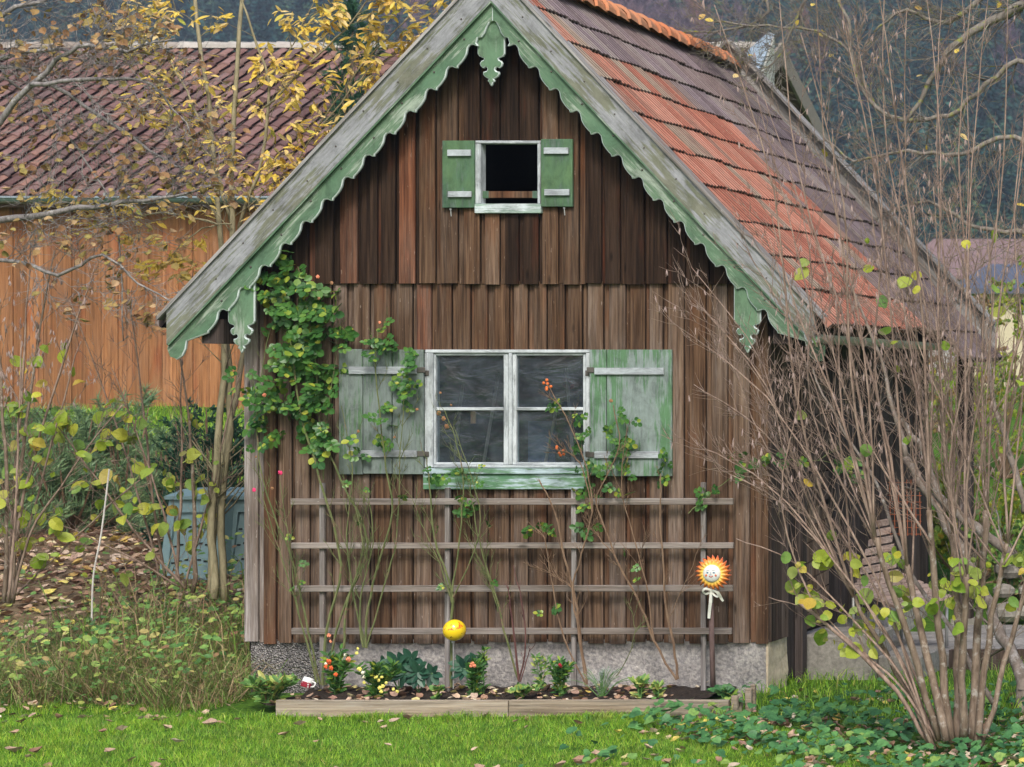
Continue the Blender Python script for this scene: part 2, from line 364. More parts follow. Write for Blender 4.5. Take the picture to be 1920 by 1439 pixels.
def clad(x0, x1, z0, ztop, yf, holes, mat_of, wmin=.072, wmax=.11):
    """board on board cladding; alternate boards proud; split at holes"""
    x = x0; k = 0
    while x < x1-.02:
        wd = U(wmin, wmax) if k % 2 == 0 else U(.040, .070)
        if x+wd > x1-.05: wd = x1-x
        xa, xb = x, x+wd; proud = (k % 2 == 0)
        y_f = yf-(.022 if proud else 0)+U(-.003, .003); g_ = .0 if proud else .0
        xa2, xb2 = (xa-.006, xb+.006) if proud else (xa+.0075, xb-.0075)
        spans = [(z0+U(-.012, .012) if z0 < 1 else z0+U(-.005, .006), None)]
        for (hx0, hx1, hz0, hz1) in holes:
            if xb2 > hx0+.001 and xa2 < hx1-.001:
                # clip boards partly beside the hole
                spans = [(spans[0][0], hz0-.002), (hz1+.004+U(0, .004), None)]
                if xa2 < hx0-.03:
                    xc = hx0-.002
                    plank('board', xa2, xc, spans[0][1]+.004, ztop(xa2) if len(spans) == 1 else spans[1][0]-.002, spans[1][0]-.002, y_f, y_f+.02, mat_of(xa, .5))
                if xb2 > hx1+.03:
                    xc = hx1+.002
                    plank('board', xc, xb2, spans[0][1]+.004, spans[1][0]-.002, spans[1][0]-.002, y_f, y_f+.02, mat_of(xa, .5))
        for (a, b) in spans:
            za = ztop(xa2) if b is None else b; zb = ztop(xb2) if b is None else b
            if min(za, zb) > a+.02 or b is None:
                if max(za, zb) > a+.02: plank('board', xa2, xb2, a, max(za, a+.01), max(zb, a+.01), y_f, y_f+.02, mat_of((xa+xb)/2, a))
        x += wd; k += 1
def low_mat(x, z):
    if x < XL+.12: return M_corner2
    if x < XL+.3: return M_mid
    if z > .9 and -1.5 < x < -.6 and random.random() < .55: return M_red
    if z > 1.7: return M_mid
    if x > 1.15: return M_mid if random.random() < .7 else M_low
    return M_low if random.random() < .75 else M_mid
random.seed(11)
# lower tier: ground boards (with window)
def ztop_low(x): return min(zt+.02, roof_z(x, 0)-.06)
# split lower tier in mid band above z=1.64 (behind shutters) for a fresh colour
holes_low = [(wx0, wx1, wz0, wz1)]
clad(XL, XR, z_bot, ztop_low, .0, holes_low, low_mat)
# upper tier
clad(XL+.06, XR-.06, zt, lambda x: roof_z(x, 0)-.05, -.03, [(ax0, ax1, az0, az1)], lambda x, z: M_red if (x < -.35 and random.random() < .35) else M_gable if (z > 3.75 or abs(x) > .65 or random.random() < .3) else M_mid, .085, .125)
# bearing walls behind the boards
b = MB()
b.box(XL+.01, wx0, .025, .06, .3, zt); b.box(wx1, XR-.01, .025, .06, .3, zt); b.box(wx0, wx1, .025, .06, .3, wz0); b.box(wx0, wx1, .025, .06, wz1, zt)
def gable_poly(x0, x1, zlo, y0, y1):
    zs = [roof_z(x0, 0)-.06, roof_z(x1, 0)-.06]; vs = []
    for y in (y0, y1): vs += [(x0, y, zlo), (x1, y, zlo), (x1, y, zs[1]), (x0, y, zs[0])]
    b.add(vs, [(0, 1, 2, 3), (7, 6, 5, 4), (0, 4, 5, 1), (1, 5, 6, 2), (2, 6, 7, 3), (3, 7, 4, 0)])
gable_poly(XL+.05, ax0, zt+.001, .0, .03); gable_poly(ax1, XR-.05, zt+.001, .0, .03)
gable_poly(ax0, 0, az1, .0, .03); gable_poly(0, ax1, az1, .0, .03); b.box(ax0, ax1, .0, .03, zt+.001, az0)
b.build('wall_sheathing', M_dark, house)
# other walls, floors
b = MB(); b.box(XL+.012, XL+.05, .06, 4.35, .3, 2.85); b.box(XL+.05, XR-.05, 4.3, 4.35, .3, 3.1)
b.box(XR-.05, XR-.012, .06, 4.35, .36, 2.95); b.build('rear_and_side_wall', M_dark, house)
b = MB(); b.box(XL+.05, XR-.05, .07, 4.29, .36, .42); b.build('floor', M_dark, house)
b = MB(); b.box(XL+.05, XR-.05, .07, 4.29, zt-.05, zt); b.build('attic_floor', M_dark, house)
b = MB(); vs = []
for y in (4.305, 4.345): vs += [(XL+.05, y, 3.1), (XR-.05, y, 3.1), (XR-.05, y, roof_z(XR, 4.3)-.06), (0, y, roof_z(0, 4.3)-.08), (XL+.05, y, roof_z(XL, 4.3)-.06)]
b.add(vs, [(0, 1, 2, 3, 4), (9, 8, 7, 6, 5)]+[(i, (i+1) % 5+0, 5+(i+1) % 5, 5+i) for i in range(5)]); b.build('rear_gable', M_dark, house)
# left side boards (seen only by a sidestep)
for k in range(28): y = .04+k*.154; obj_ = MB(); obj_.box(XL-.012-(.01 if k % 2 else 0), XL+.01, y, y+.148, z_bot, 2.9); obj_.build('board', M_low, house)
# right side boards: near strip
random.seed(5)
yy = .022
for wd in (.125, .115, .14):
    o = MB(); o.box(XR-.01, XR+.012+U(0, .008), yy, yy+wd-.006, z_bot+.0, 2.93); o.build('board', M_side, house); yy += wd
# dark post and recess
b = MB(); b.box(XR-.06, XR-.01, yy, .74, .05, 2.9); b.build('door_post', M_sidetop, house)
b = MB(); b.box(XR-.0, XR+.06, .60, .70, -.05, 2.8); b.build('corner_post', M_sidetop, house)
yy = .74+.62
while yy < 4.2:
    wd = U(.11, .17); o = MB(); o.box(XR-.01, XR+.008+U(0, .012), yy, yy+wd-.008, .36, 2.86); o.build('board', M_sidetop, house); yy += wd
# door of horizontal and slanted planks
door = link('door', mesh('door', *((lambda bb: (bb.v, bb.f))((lambda bb: (bb.box(XR-.01, XR+.0, .75, 1.35, .38, 2.4), bb)[1])(MB()))), M_sidetop), house)
zz = .38; k = 0
while zz < 2.3:
    h = U(.12, .18); o = MB(); sl = .06 if zz < 1.3 else 0
    vs = [(XR+x, y, z+(y-.75)*sl/.6) for x in (.002, .022) for y in (.755, 1.345) for z in (zz, zz+h-.012)]
    o.add(vs, [(0, 1, 3, 2), (4, 6, 7, 5), (0, 4, 5, 1), (2, 3, 7, 6), (0, 2, 6, 4), (1, 5, 7, 3)])
    o.build('door_plank', M_low if zz < 1.3 else M_side, door); zz += h; k += 1
o = MB(); o.box(XR+.023, XR+.05, 1.22, 1.30, 1.05, 1.09); o.build('door_latch', M_iron, door)
# foundation
fz = z_bot+.02
b = MB(); x = P(470, 0).x; xm = P(600, 0).x
b.box(x, xm, .004, .3, -.15, fz); b.build('pebbled_foundation', M_pebble, house)
b = MB(); b.box(xm+.001, P(1436, 0).x, .008, .3, -.15, fz); b.build('concrete_foundation', M_conc, house)
# pier with uneven face
vs = []; xa, xb = P(1436, 0).x+.001, XR+.004
rz = [-.15, -.02, .12, .25, fz-.0]
for z in rz:
    for (xx, y) in ((xa, -.0), (xb, -.004), (xb, .42), (xa, .42)): vs.append((xx+U(-.006, .006) if xx > xa else xx, y+U(-.006, .006), z))
fs = [(i*4+j, i*4+(j+1) % 4, (i+1)*4+(j+1) % 4, (i+1)*4+j) for i in range(4) for j in range(4)]+[(16, 17, 18, 19)]
obj('foundation_pier', vs, fs, M_pier, house)
b = MB(); b.box(XL+.02, xm, .3, 4.3, -.15, fz); b.build('side_foundation', M_conc, house)
b = MB(); b.box(1.2, XR-.01, .75, 4.3, -.1, .355); b.build('side_foundation', M_conc, house)

# roof deck
def deck(sgn, name, y0=YF+.04, y1=Y1-.02):
    vs = []
    for y in (y0, y1):
        for (x, dz) in ((0, -.03), (eave_x(y)*.985, -.03), (eave_x(y)*.985, -.08), (0, -.08)):
            vs.append((sgn*x, y, roof_z(x, y)+dz))
    fs = [(0, 1, 2, 3), (7, 6, 5, 4), (0, 4, 5, 1), (1, 5, 6, 2), (2, 6, 7, 3), (3, 7, 4, 0)]
    return obj(name, vs, fs, M_dark, house)
deck(1, 'roof_deck'); deck(-1, 'roof_deck')
# tiles
def tile_mesh(name, mat, wd=.2, ln=.40, ribs=3, th=.048):
    """ribbed interlocking tile: x across, -y down slope ... local: x across(width), y downslope length, z up"""
    n = ribs*2; vs = []; fs = []
    for j, (yy, dz) in enumerate(((0, .0), (ln, .022))):
        for i in range(n+1):
            z = .010 if i % 2 == 0 else -.010
            vs.append((i*wd*.985/n, yy, dz+z))
    nb = len(vs)
    for i in range(n+1): vs.append((i*wd*.985/n, ln, .022-th*.9))
    for i in range(n):
        fs.append((i, i+1, n+1+i+1, n+1+i)); fs.append((n+1+i, n+2+i, nb+i+1, nb+i))
    # scalloped nose drop
    fs.append((0, n+1, nb)); fs.append((n, nb+n, 2*n+1))
    return mesh(name, vs, fs, mat)
tm_o = [tile_mesh('roof_tile', M_tile_or)]; tm_g = [tile_mesh('roof_tile', M_tile_gr)]
NC, NR = 24, 10
random.seed(21); cnt = 0
def tile_place(col, row, sgn=1):
    y = YF+.055+(Y1-.06-YF-.055)*col/NC
    s0 = row/NR; x0 = eave_x(y)*s0; x1 = eave_x(y)*(s0+1/NR)
    p0 = V((sgn*x0, y, roof_z(x0, y))); 
    x1r = x1; z1 = ridge_z(y)-(ridge_z(y)-EZ)*(x1/eave_x(y)); p1 = V((sgn*x1, y, z1))
    yv = (p1-p0).normalized(); xv = V((0, 1, 0)) if sgn > 0 else V((0, -1, 0)); zv = xv.cross(yv)
    if zv.z < 0: zv = -zv
    return p0, xv, yv, zv, (p1-p0).length
wmul = (Y1-.06-YF-.055)/NC/.2
for row in range(NR+1):
    for col in range(NC):
        if row == NR and col < 17: continue
        p0, xv, yv, zv, ln = tile_place(col, row)
        y = p0.y
        orange = (y < 2.35 and row >= 3) or (row == 2 and y < 1.6) or (row < 2 and col < 1+row)
        if abs(y-2.35) < .35 and row > 2 and random.random() < .35: orange = not orange
        o = link('roof_tile', random.choice(tm_o if orange else tm_g), house)
        wob = .006*math.sin(col*1.1+row*.7)+U(-.003, .003)
        M = Matrix((( xv.x, yv.x, zv.x, 0), (xv.y, yv.y, zv.y, 0), (xv.z, yv.z, zv.z, 0), (0, 0, 0, 1)))
        M = M @ Matrix.Rotation(U(-.012, .012), 4, 'X') @ Matrix.Rotation(U(-.01, .01), 4, 'Z') @ Matrix.Scale(wmul, 4, (1, 0, 0)) @ Matrix.Scale((ln+.035)/.40, 4, (0, 1, 0))
        M.translation = p0+zv*(wob+.004)+yv*U(-.008, .008)-wloc(house); o.matrix_local = M; cnt += 1
# hidden left slope: one joined part
vs = []; fs = []
pv = np.array([v.co[:] for v in tm_g[0].vertices]); pf = [tuple(p.vertices) for p in tm_g[0].polygons]
for row in range(NR):
    for col in range(NC):
        p0, xv, yv, zv, ln = tile_place(col, row, -1); base = len(vs)
        for c in pv: vs.append(p0+V((0, 1, 0))*c[0]*wmul+yv*c[1]*(ln+.035)/.4+zv*(c[2]+.004))
        fs += [tuple(i+base for i in f) for f in pf]
tag(obj('left_slope_tiles', vs, fs, M_tile_gr, house), kind='stuff')
# ridge tiles
def ridge_mesh(name, mat, r0=.098, r1=.125, ln=.27, n=8):
    vs = []; fs = []
    for rr, yy in ((r0, ln), (r1, 0)):
        for i in range(n+1):
            a = math.pi*i/n; vs.append((rr*1.15*math.cos(a), yy, rr*math.sin(a)*1.05))
    for i in range(n+1):
        a = math.pi*i/n; vs.append(((r1-.022)*1.15*math.cos(a), 0, (r1-.022)*math.sin(a)))
    for i in range(n): fs.append((i, i+1, n+2+i, n+1+i)); fs.append((n+1+i, n+2+i, 2*n+3+i, 2*n+2+i))
    return mesh(name, vs, fs, mat, smooth=False)
rm = ridge_mesh('ridge_tile', M_ridge)
for k in range(22):
    y = YF+.03+k*(Y1-.05-YF-.03)/22
    o = link('ridge_tile', rm, house); o.location = V((0, y, ridge_z(y)-.01+U(-.004, .006)))-wloc(house); o.rotation_euler = (U(-.03, .03)-.06, U(-.05, .05), U(-.03, .03))

# ---- verge boards, scalloped barge boards
s = F/(YF+D)
def rk(py_at_center, Yp): return P(920, py_at_center, Yp).z
SL = 1.063                                  # rise over run of the rakes
th_r = math.atan(SL); cosr, sinr = math.cos(th_r), math.sin(th_r)
apexTop, apexMid = rk(-62, YF), rk(1, YF)
def rake_obj(name, sgn, prof_uw, y0, y1, mats, z_ap, bevel=None, parent=house):
    """polygon in (u along the rake downwards, w perpendicular, positive outward/up), extruded y0..y1 with a chamfered, light painted inner edge.
    prof: list of (u,w); bevel: set of vertex indices whose front gets pulled inward"""
    n = len(prof_uw); ins = []
    for i, (u, wv) in enumerate(prof_uw):
        if bevel and i in bevel:
            a = V(prof_uw[i-1]); c = V(prof_uw[(i+1) % n]); tn = (c-a)
            if tn.length < 1e-6: ins.append((u, wv)); continue
            tn.normalize(); nn = V((tn.y, -tn.x))
            # inward direction = +w
            if nn.y < 0: nn = -nn
            ins.append((u+nn.x*bevel[i], wv+nn.y*bevel[i]))
        else: ins.append((u, wv))
    vs = [(u, y1-y0, w_) for (u, w_) in prof_uw]+[(u, .006 if bevel and i in bevel else 0, w_) for i, (u, w_) in enumerate(prof_uw)]+[(u, 0, w_) for (u, w_) in ins]
    fs = []; idx = []
    for i in range(n):
        j = (i+1) % n; fs.append((i, j, n+j, n+i)); idx.append(1 if bevel and i in bevel and j in bevel else 0)
        if bevel and (i in bevel or j in bevel): fs.append((n+i, n+j, 2*n+j, 2*n+i)); idx.append(1)
    fs.append(tuple(range(n))); idx.append(0); fs.append(tuple(range(3*n-1, 2*n-1, -1))); idx.append(0)
    me = mesh(name, vs, fs, mats, idx)
    o = link(name, me, parent)
    # local x -> downwards along rake; local z -> outward normal
    ux = V((sgn*cosr, 0, -sinr)); uz = V((sgn*sinr, 0, cosr)); uy = V((0, 1, 0))
    M = Matrix(((ux.x, uy.x, uz.x, 0), (ux.y, uy.y, uz.y, 0), (ux.z, uy.z, uz.z, 0), (0, 0, 0, 1)))
    M.translation = V((P(920, 0, YF).x, y0, z_ap))-wloc(parent); o.matrix_local = M
    return o
APX = P(920, 0, YF).x
def u_at(px):  return abs(P(px, 0, YF).x-APX)/cosr
for sgn, xend, gend in ((-1, 312, 318), (1, 1527, 1545)):
    ue = u_at(xend); W = (apexTop-apexMid)*cosr
    # weathered flat verge board; vertical cut at apex and foot
    tn = SL
    prof = [(0*1.0 - 0*0, 0), ]
    # vertical cut: along vertical line x=const: u*cos + w*sin = const  (x = u cos + w sin)
    def uv(x, w_): return ((x-w_*sinr)/cosr, w_)
    xe = ue*cosr
    prof = [uv(0.0005, 0), uv(xe, 0), uv(xe, W), uv(0.0005, W)]
    rake_obj('verge_board', sgn, prof, YF, YF+.028, [M_grey_verge, M_white_edge], apexMid)
    # thin cover board lying over the edge (deep, along the roof)
    cx_ = xe+.06
    rake_obj('verge_cap', sgn, [uv(0.0005, W+.0), uv(cx_, W+.0), uv(cx_, W+.022), uv(0.0005, W+.022)], YF-.02, YF+.11, [M_top_verge], apexMid)
    # small moulding between verge board and barge board
    rake_obj('moulding', sgn, [uv(.0005, -.012), uv(xe-.01, -.012), uv(xe-.01, .0), uv(.0005, .0)], YF+.002, YF+.03, [M_green], apexMid)
    # scalloped barge board
    per = .2245; dep = .05; Vt = -.150
    tooth = [(0, 0), (.05, .25), (.09, .75), (.17, 1.0), (.27, .95), (.36, .7), (.46, .42), (.58, .25), (.72, .16), (.85, .14), (.93, .16)]
    u0 = u_at(948)+.015+ .04
    # central arch half: from (920,38) to (948,70)
    pts_px = [(0, 38), (6, 41), (11, 50), (15, 61), (21, 69), (28, 70)]
    prof = []; bev = {}
    def px2uw(dx, py):
        X = dx/s; Zr = (apexMid-P(0, py, YF).z)   # down
        return (X*cosr+Zr*sinr, -(Zr*cosr-X*sinr))
    low = [px2uw(a_, b_) for a_, b_ in pts_px]
    uc = low[-1][0]
    low += [px2uw(31, 80)]
    ustart = low[-1][0]+.006
    uu = ustart
    uend = ue-.13 if sgn < 0 else u_at(1500)
    while uu+per < uend+.02:
        for (a_, d_) in tooth: low.append((uu+a_*per, Vt+d_*dep))
        uu += per
    low.append((uu, Vt))
    # rounded foot lobe
    if sgn < 0: foot = [(345, 640), (343, 655), (337, 668), (326, 675), (316, 668), (311, 655)]
    else: foot = [(1506, 640), (1510, 655), (1516, 668), (1528, 679), (1538, 676), (1543, 664), (1543, 650)]
    for (a_, b_) in foot:
        low.append(px2uw(abs(a_-920), b_))
    nb = len(low)
    for i in range(nb): bev[i] = .008
    bev[0] = .004
    top = [px2uw(abs((311 if sgn < 0 else 1543)-920), (600 if sgn < 0 else 640)), None]
    # close along w = 0
    xe2 = xe-.002 if sgn < 0 else xe+.0
    if sgn > 0: tail = [px2uw(1527-920, 630), uv(xe2, .03)]
    else: tail = [uv(xe2, .03)]
    prof = low + tail + [uv(0.0005, .03)]
    rake_obj('barge_board', sgn, prof, YF+.030, YF+.052, [M_green, M_white_edge], apexMid, bev)
    # nails
    o = MB()
    for k in range(9):
        u_ = .25+k*.33; o.ball((u_, -.001, .1+U(-.04, .04)), .007, 0, 6, 4); 
        o.ball((u_+.1, .028, -.05+U(-.02, .02)), .008, 0, 6, 4)
    no = o.build('nail', M_iron, house)
    ux = V((sgn*cosr, 0, -sinr)); uz = V((sgn*sinr, 0, cosr)); uy = V((0, 1, 0))
    M = Matrix(((ux.x, uy.x, uz.x, 0), (ux.y, uy.y, uz.y, 0), (ux.z, uy.z, uz.z, 0), (0, 0, 0, 1))); M.translation = V((APX, YF, apexMid))-wloc(house); no.matrix_local = M
    # rear verge
    prof = [uv(0.0005, W*.1), uv(xe+.1, W*.1), uv(xe+.1, W+.02), uv(0.0005, W+.02)]
    ro = rake_obj('rear_verge_board', sgn, prof, Y1+.001, Y1+.03, [M_top_verge], ridge_z(Y1)-.06)
    rake_obj('rear_verge_cap', sgn, [uv(0.0005, W+.02), uv(xe+.1, W+.02), uv(xe+.1, W+.042), uv(0.0005, W+.042)], Y1-.09, Y1+.05, [M_top_verge], ridge_z(Y1)-.06)
# pendants
half = [(205, 300), (205, 820), (180, 860), (135, 878), (105, 890), (118, 915), (150, 928), (172, 965), (160, 1005), (130, 1035), (112, 1033), (95, 1018), (66, 1026), (56, 1055), (72, 1080), (98, 1088), (122, 1092), (122, 1130), (98, 1165), (62, 1188), (33, 1200), (52, 1216), (50, 1240), (30, 1250), (18, 1285), (0, 1308)]
def pendant(cxp, ytop, sc_=1.0, straight=0, Yp=YF+.054, side=0):
    right = [(dx/8*sc_, (y-300)/8*sc_+(straight if y > 320 else 0)) for dx, y in half]
    if side: right[0] = (right[0][0], right[0][1])
    pts = [(a_, b_) for a_, b_ in right]+[(-a_, b_) for a_, b_ in reversed(right[:-1])]
    n = len(pts); P3 = [P(cxp+a_, ytop+b_, Yp) for a_, b_ in pts]
    o3 = V((0, 0, 0)); vs = [p+V((0, .022, 0)) for p in P3]+[p+V((0, .006, 0)) for p in P3]; ins = []
    for i in range(n):
        a_ = P3[i-1]; c_ = P3[(i+1) % n]; tn = (c_-a_).normalized(); nn = V((-tn.z, 0, tn.x)); nn = -nn
        q = P3[i]+nn*.007
        if (q-(P(cxp, ytop+60, Yp))).length > (P3[i]-P(cxp, ytop+60, Yp)).length+.004 and i not in (12,): pass
        ins.append(q)
    # orientation check
    area = sum(P3[i].x*P3[(i+1) % n].z-P3[(i+1) % n].x*P3[i].z for i in range(n))
    if area > 0: ins = [2*P3[i]-ins[i] for i in range(n)] if False else [P3[i]-(ins[i]-P3[i]) for i in range(n)]
    vs += ins
    fs = [(i, (i+1) % n, n+(i+1) % n, n+i) for i in range(n)]+[(n+i, n+(i+1) % n, 2*n+(i+1) % n, 2*n+i) for i in range(n)]
    idx = [1]*n+[1]*n
    fs += [tuple(range(n)), tuple(range(3*n-1, 2*n-1, -1))]; idx += [0, 0]
    return obj('pendant', vs, fs, [M_green_v, M_white_edge], house, idx)
pendant(920.5, 36, 1.0); pendant(452, 515, .98, 24); pendant(1401, 515, .98, 24)
# purlins under the eaves
b = MB(); b.box(-2.18, -2.02, YF+.08, 4.4, 2.62, 2.80); b.build('purlin', M_sidetop, house)
b = MB(); b.box(2.06, 2.2, YF+.08, 4.4, 2.62, 2.80); b.build('purlin', M_sidetop, house)
# gutter
n = 8; vs = []; fs = []
ya = np.linspace(-.40, 3.5, 12)
for y in ya:
    cx_ = eave_x(y)-.045; cz = EZ-.09-.01*(y+.4)
    for i in range(n+1):
        a = math.pi+math.pi*i/n; vs.append((cx_+.062*math.cos(a), y, cz+.062*math.sin(a)))
    for i in range(n+1):
        a = math.pi+math.pi*i/n; vs.append((cx_+.057*math.cos(a), y, cz+.057*math.sin(a)))
m2 = 2*(n+1)
for k in range(len(ya)-1):
    for i in range(n):
        fs.append((k*m2+i, k*m2+i+1, (k+1)*m2+i+1, (k+1)*m2+i)); fs.append((k*m2+n+1+i, (k+1)*m2+n+1+i, (k+1)*m2+n+2+i, k*m2+n+2+i))
    for i in (0, n): fs.append((k*m2+i, (k+1)*m2+i, (k+1)*m2+n+1+i, k*m2+n+1+i))
for i in range(n): fs.append((i, n+1+i, n+2+i, i+1))
obj('gutter', vs, fs, M_zinc, house, smooth=False)

# ---- windows
m, t, out = new_mat('old_window_glass'); v = coords(t, (1, 1, 1)); v2 = coords(t, (1.3, 1, 3.2), rot=(0, .35, 0)); n1 = noise(t, v2, 2.0, 5, .6, 1.6)
gl = N(t, 'BsdfGlossy'); gl.inputs['Roughness'].default_value = .02; gl.inputs['Color'].default_value = (.8, .86, 1, 1)
bp = N(t, 'Bump'); bp.inputs['Strength'].default_value = .3; bp.inputs['Distance'].default_value = .015; L(t, n1, bp.inputs['Height']); L(t, bp.outputs[0], gl.inputs['Normal'])
tr = N(t, 'BsdfTransparent'); tr.inputs[0].default_value = (.75, .8, .8, 1); mxn = N(t, 'MixShader')
nn = noise(t, v, 7, 4, .7); df = N(t, 'BsdfDiffuse'); df.inputs[0].default_value = (.35, .42, .55, 1)
L(t, mth(t, 'ADD', mth(t, 'MULTIPLY', ramp(t, n1, [(.45, (0,)*3), (.75, (1,)*3)]), .12), .045), mxn.inputs[0]); L(t, tr.outputs[0], mxn.inputs[1]); L(t, gl.outputs[0], mxn.inputs[2])  # gloss varied in noise streaks to imitate reflections across the panes
mx2 = N(t, 'MixShader'); L(t, mth(t, 'MULTIPLY', ramp(t, nn, [(.4, (.3,)*3), (.8, (1,)*3)]), .10), mx2.inputs[0]); L(t, mxn.outputs[0], mx2.inputs[1]); L(t, df.outputs[0], mx2.inputs[2])
L(t, mx2.outputs[0], out.inputs[0]); M_glass = m
def pbox(b, x0, x1, y0, y1, Y0, Y1_, m=0):
    """box from pixel extents of its front face at depth Y0 back to Y1_"""
    a = P(x0, y1, Y0); c = P(x1, y0, Y0); b.box(a.x, c.x, Y0, Y1_, a.z, c.z, m)
def ppart(name, x0, x1, y0, y1, Y0, Y1_, mat, parent):
    b = MB(); pbox(b, x0, x1, y0, y1, Y0, Y1_); o = b.build(name, mat, parent)
    md = o.modifiers.new('bevel', 'BEVEL'); md.width = .003; md.segments = 1; return o
win = ppart('window', 797, 1106, 656, 662, -.035, .07, M_whiteh, house); 
ppart('frame', 796, 812, 662.3, 877, -.034, .07, M_white, win); ppart('frame', 1098.5, 1105, 662.3, 877, -.034, .07, M_white, win)
ppart('frame', 812.3, 1098.2, 872, 877.5, -.033, .07, M_whiteh, win)
ppart('casement', 812.5, 817, 663, 871.5, -.018, .03, M_white, win); ppart('casement', 944, 953, 663, 871.5, -.020, .03, M_white, win)
ppart('casement', 953.2, 959.6, 662.6, 871.6, -.036, .032, M_white, win); ppart('casement', 959.8, 968, 663, 871.5, -.019, .03, M_white, win); ppart('casement', 1093, 1098.2, 663, 871.5, -.018, .03, M_white, win)
for (xa, xb) in ((817.2, 943.8), (968.2, 1092.8)):
    ppart('casement', xa, xb, 662.6, 667, -.017, .03, M_whiteh, win); ppart('casement', xa, xb, 867.5, 871.7, -.017, .03, M_whiteh, win)
    ppart('glazing_bar', xa, xb, 764, 770, -.016, .03, M_whiteh, win)
    for (ya_, yb_) in ((667.2, 763.8), (770.2, 867.3)):
        ppart('pane', xa, xb, ya_, yb_, .008, .011, M_glass, win).modifiers.clear()
for (hx, hy) in ((800, 700), (800, 852), (1101, 700), (1101, 852)): ppart('hinge', hx-4, hx+4, hy-5, hy+5, -.042, -.036, M_iron, win)
ppart('window_sill', 794, 1103, 879, 889, -.075, .05, M_sill, house); ppart('sill_board', 793, 1102, 889.3, 918, -.055, -.02, M_sill, house)
# dim room contents seen through the panes
ppart('hanging_brush', 882, 891, 772, 795, .35, .37, mat_plain('pale_wood', (.35, .2, .1)), house)
room = MB()
for (x0_, y0_, x1_, y1_) in ((905, 880, 935, 700), (850, 880, 868, 720), (1020, 880, 1045, 760), (1075, 870, 1062, 690)):
    room.tube([P(x0_, y0_, .5), P(x1_, y1_, .5)], .012, 6)
room.build('tool_handle', mat_plain('tool_handle_wood', (.22, .2, .2)), house)
b = MB(); pbox(b, 990, 1040, 790, 870, .6, .63); b.build('blue_cloth', mat_plain('blue_cloth', (.07, .10, .2)), house)
# shutters
def shutter(x0, x1, y0, y1, splits, mat, battens, Yf=-.062):
    xs_ = [x0]+splits+[x1]; sh = None
    for i in range(len(xs_)-1):
        if sh is None:
            sh = ppart('shutter', xs_[0], xs_[1]-.7, y0, y1, Yf, Yf+.022, mat, house)
        else: ppart('shutter_board', xs_[i]+.7, xs_[i+1]-.7, y0+U(-1, 1), y1+U(-1.5, 1.5), Yf+U(-.002, .002), Yf+.022, mat, sh)
    for (a_, c_, d_, e_) in battens: ppart('batten', a_, c_, d_, e_, Yf-.02, Yf-.0025, M_batten, sh)
    return sh
sh = shutter(635, 794, 655, 890, [680, 735], M_shut_l, [(653, 780, 688, 702), (650, 781, 845, 858)])
for hy in (694, 851): ppart('hinge', 780.5, 797, hy-5, hy+5, -.07, -.066, M_iron, sh)
sh = shutter(1105, 1260, 656, 892, [1137], M_shut_r, [(1114, 1244, 690, 703), (1114, 1234, 847, 860)])
for hy in (694, 853): ppart('hinge', 1100, 1113.5, hy-5, hy+5, -.07, -.066, M_iron, sh)
# attic window
aw = ppart('attic_window', 891, 1013, 264, 269.5, -.068, .02, M_whiteh, house)
ppart('frame', 891, 901, 269.8, 382, -.067, .02, M_white, aw); ppart('frame', 1007.5, 1013, 269.8, 382, -.067, .02, M_white, aw)
ppart('window_sill', 889.5, 1014, 382.3, 400, -.085, .02, mat_paint('attic_sill_paint', (.62, .70, .72), (.56, .64, .66), (.25, .36, .30), axis='x', wear=.35), aw)
ppart('crossbar', 901.3, 1007.3, 359, 371.5, -.03, -.01, M_mid, aw); ppart('crossbar_end', 901.3, 916, 358.4, 372, -.034, -.031, M_shut_a, aw); ppart('crossbar_end', 998, 1007.3, 358.4, 372, -.034, -.031, M_shut_a, aw)
sa = shutter(829, 890, 264, 390, [], M_shut_a, [(838, 882, 281, 293), (839, 883, 359, 370)], -.085)
sb = shutter(1014, 1074, 261, 388, [], M_shut_a, [(1019, 1065, 277, 289), (1020, 1067, 355, 367)], -.085)
for (xa, sh_, y_) in ((845, sa, 391), (1058, sb, 389)):
    o = MB(); o.tube([P(xa, y_, -.07), P(xa, y_+3, -.07)], .008, 6); o.tube([P(xa, y_+3, -.07), P(xa+1, y_+15, -.07)], .004, 6); o.build('shutter_hook', M_zinc, sh_)
# step blocks by the side door
st = thing('concrete_step', (2.25, 1.1, 0), 'grey concrete block step beside the side door', 'step')
b = MB(); a = P(1500, 0, .8).x; b.box(XR+.012, 2.5, .76, 1.35, -.1, .35); o = b.build('upper_step', M_step, st); o.modifiers.new('b', 'BEVEL').width = .015
b = MB(); b.box(2.505, 2.85, .9, 1.6, -.1, .17); o = b.build('lower_step', M_step, st); o.modifiers.new('b', 'BEVEL').width = .015

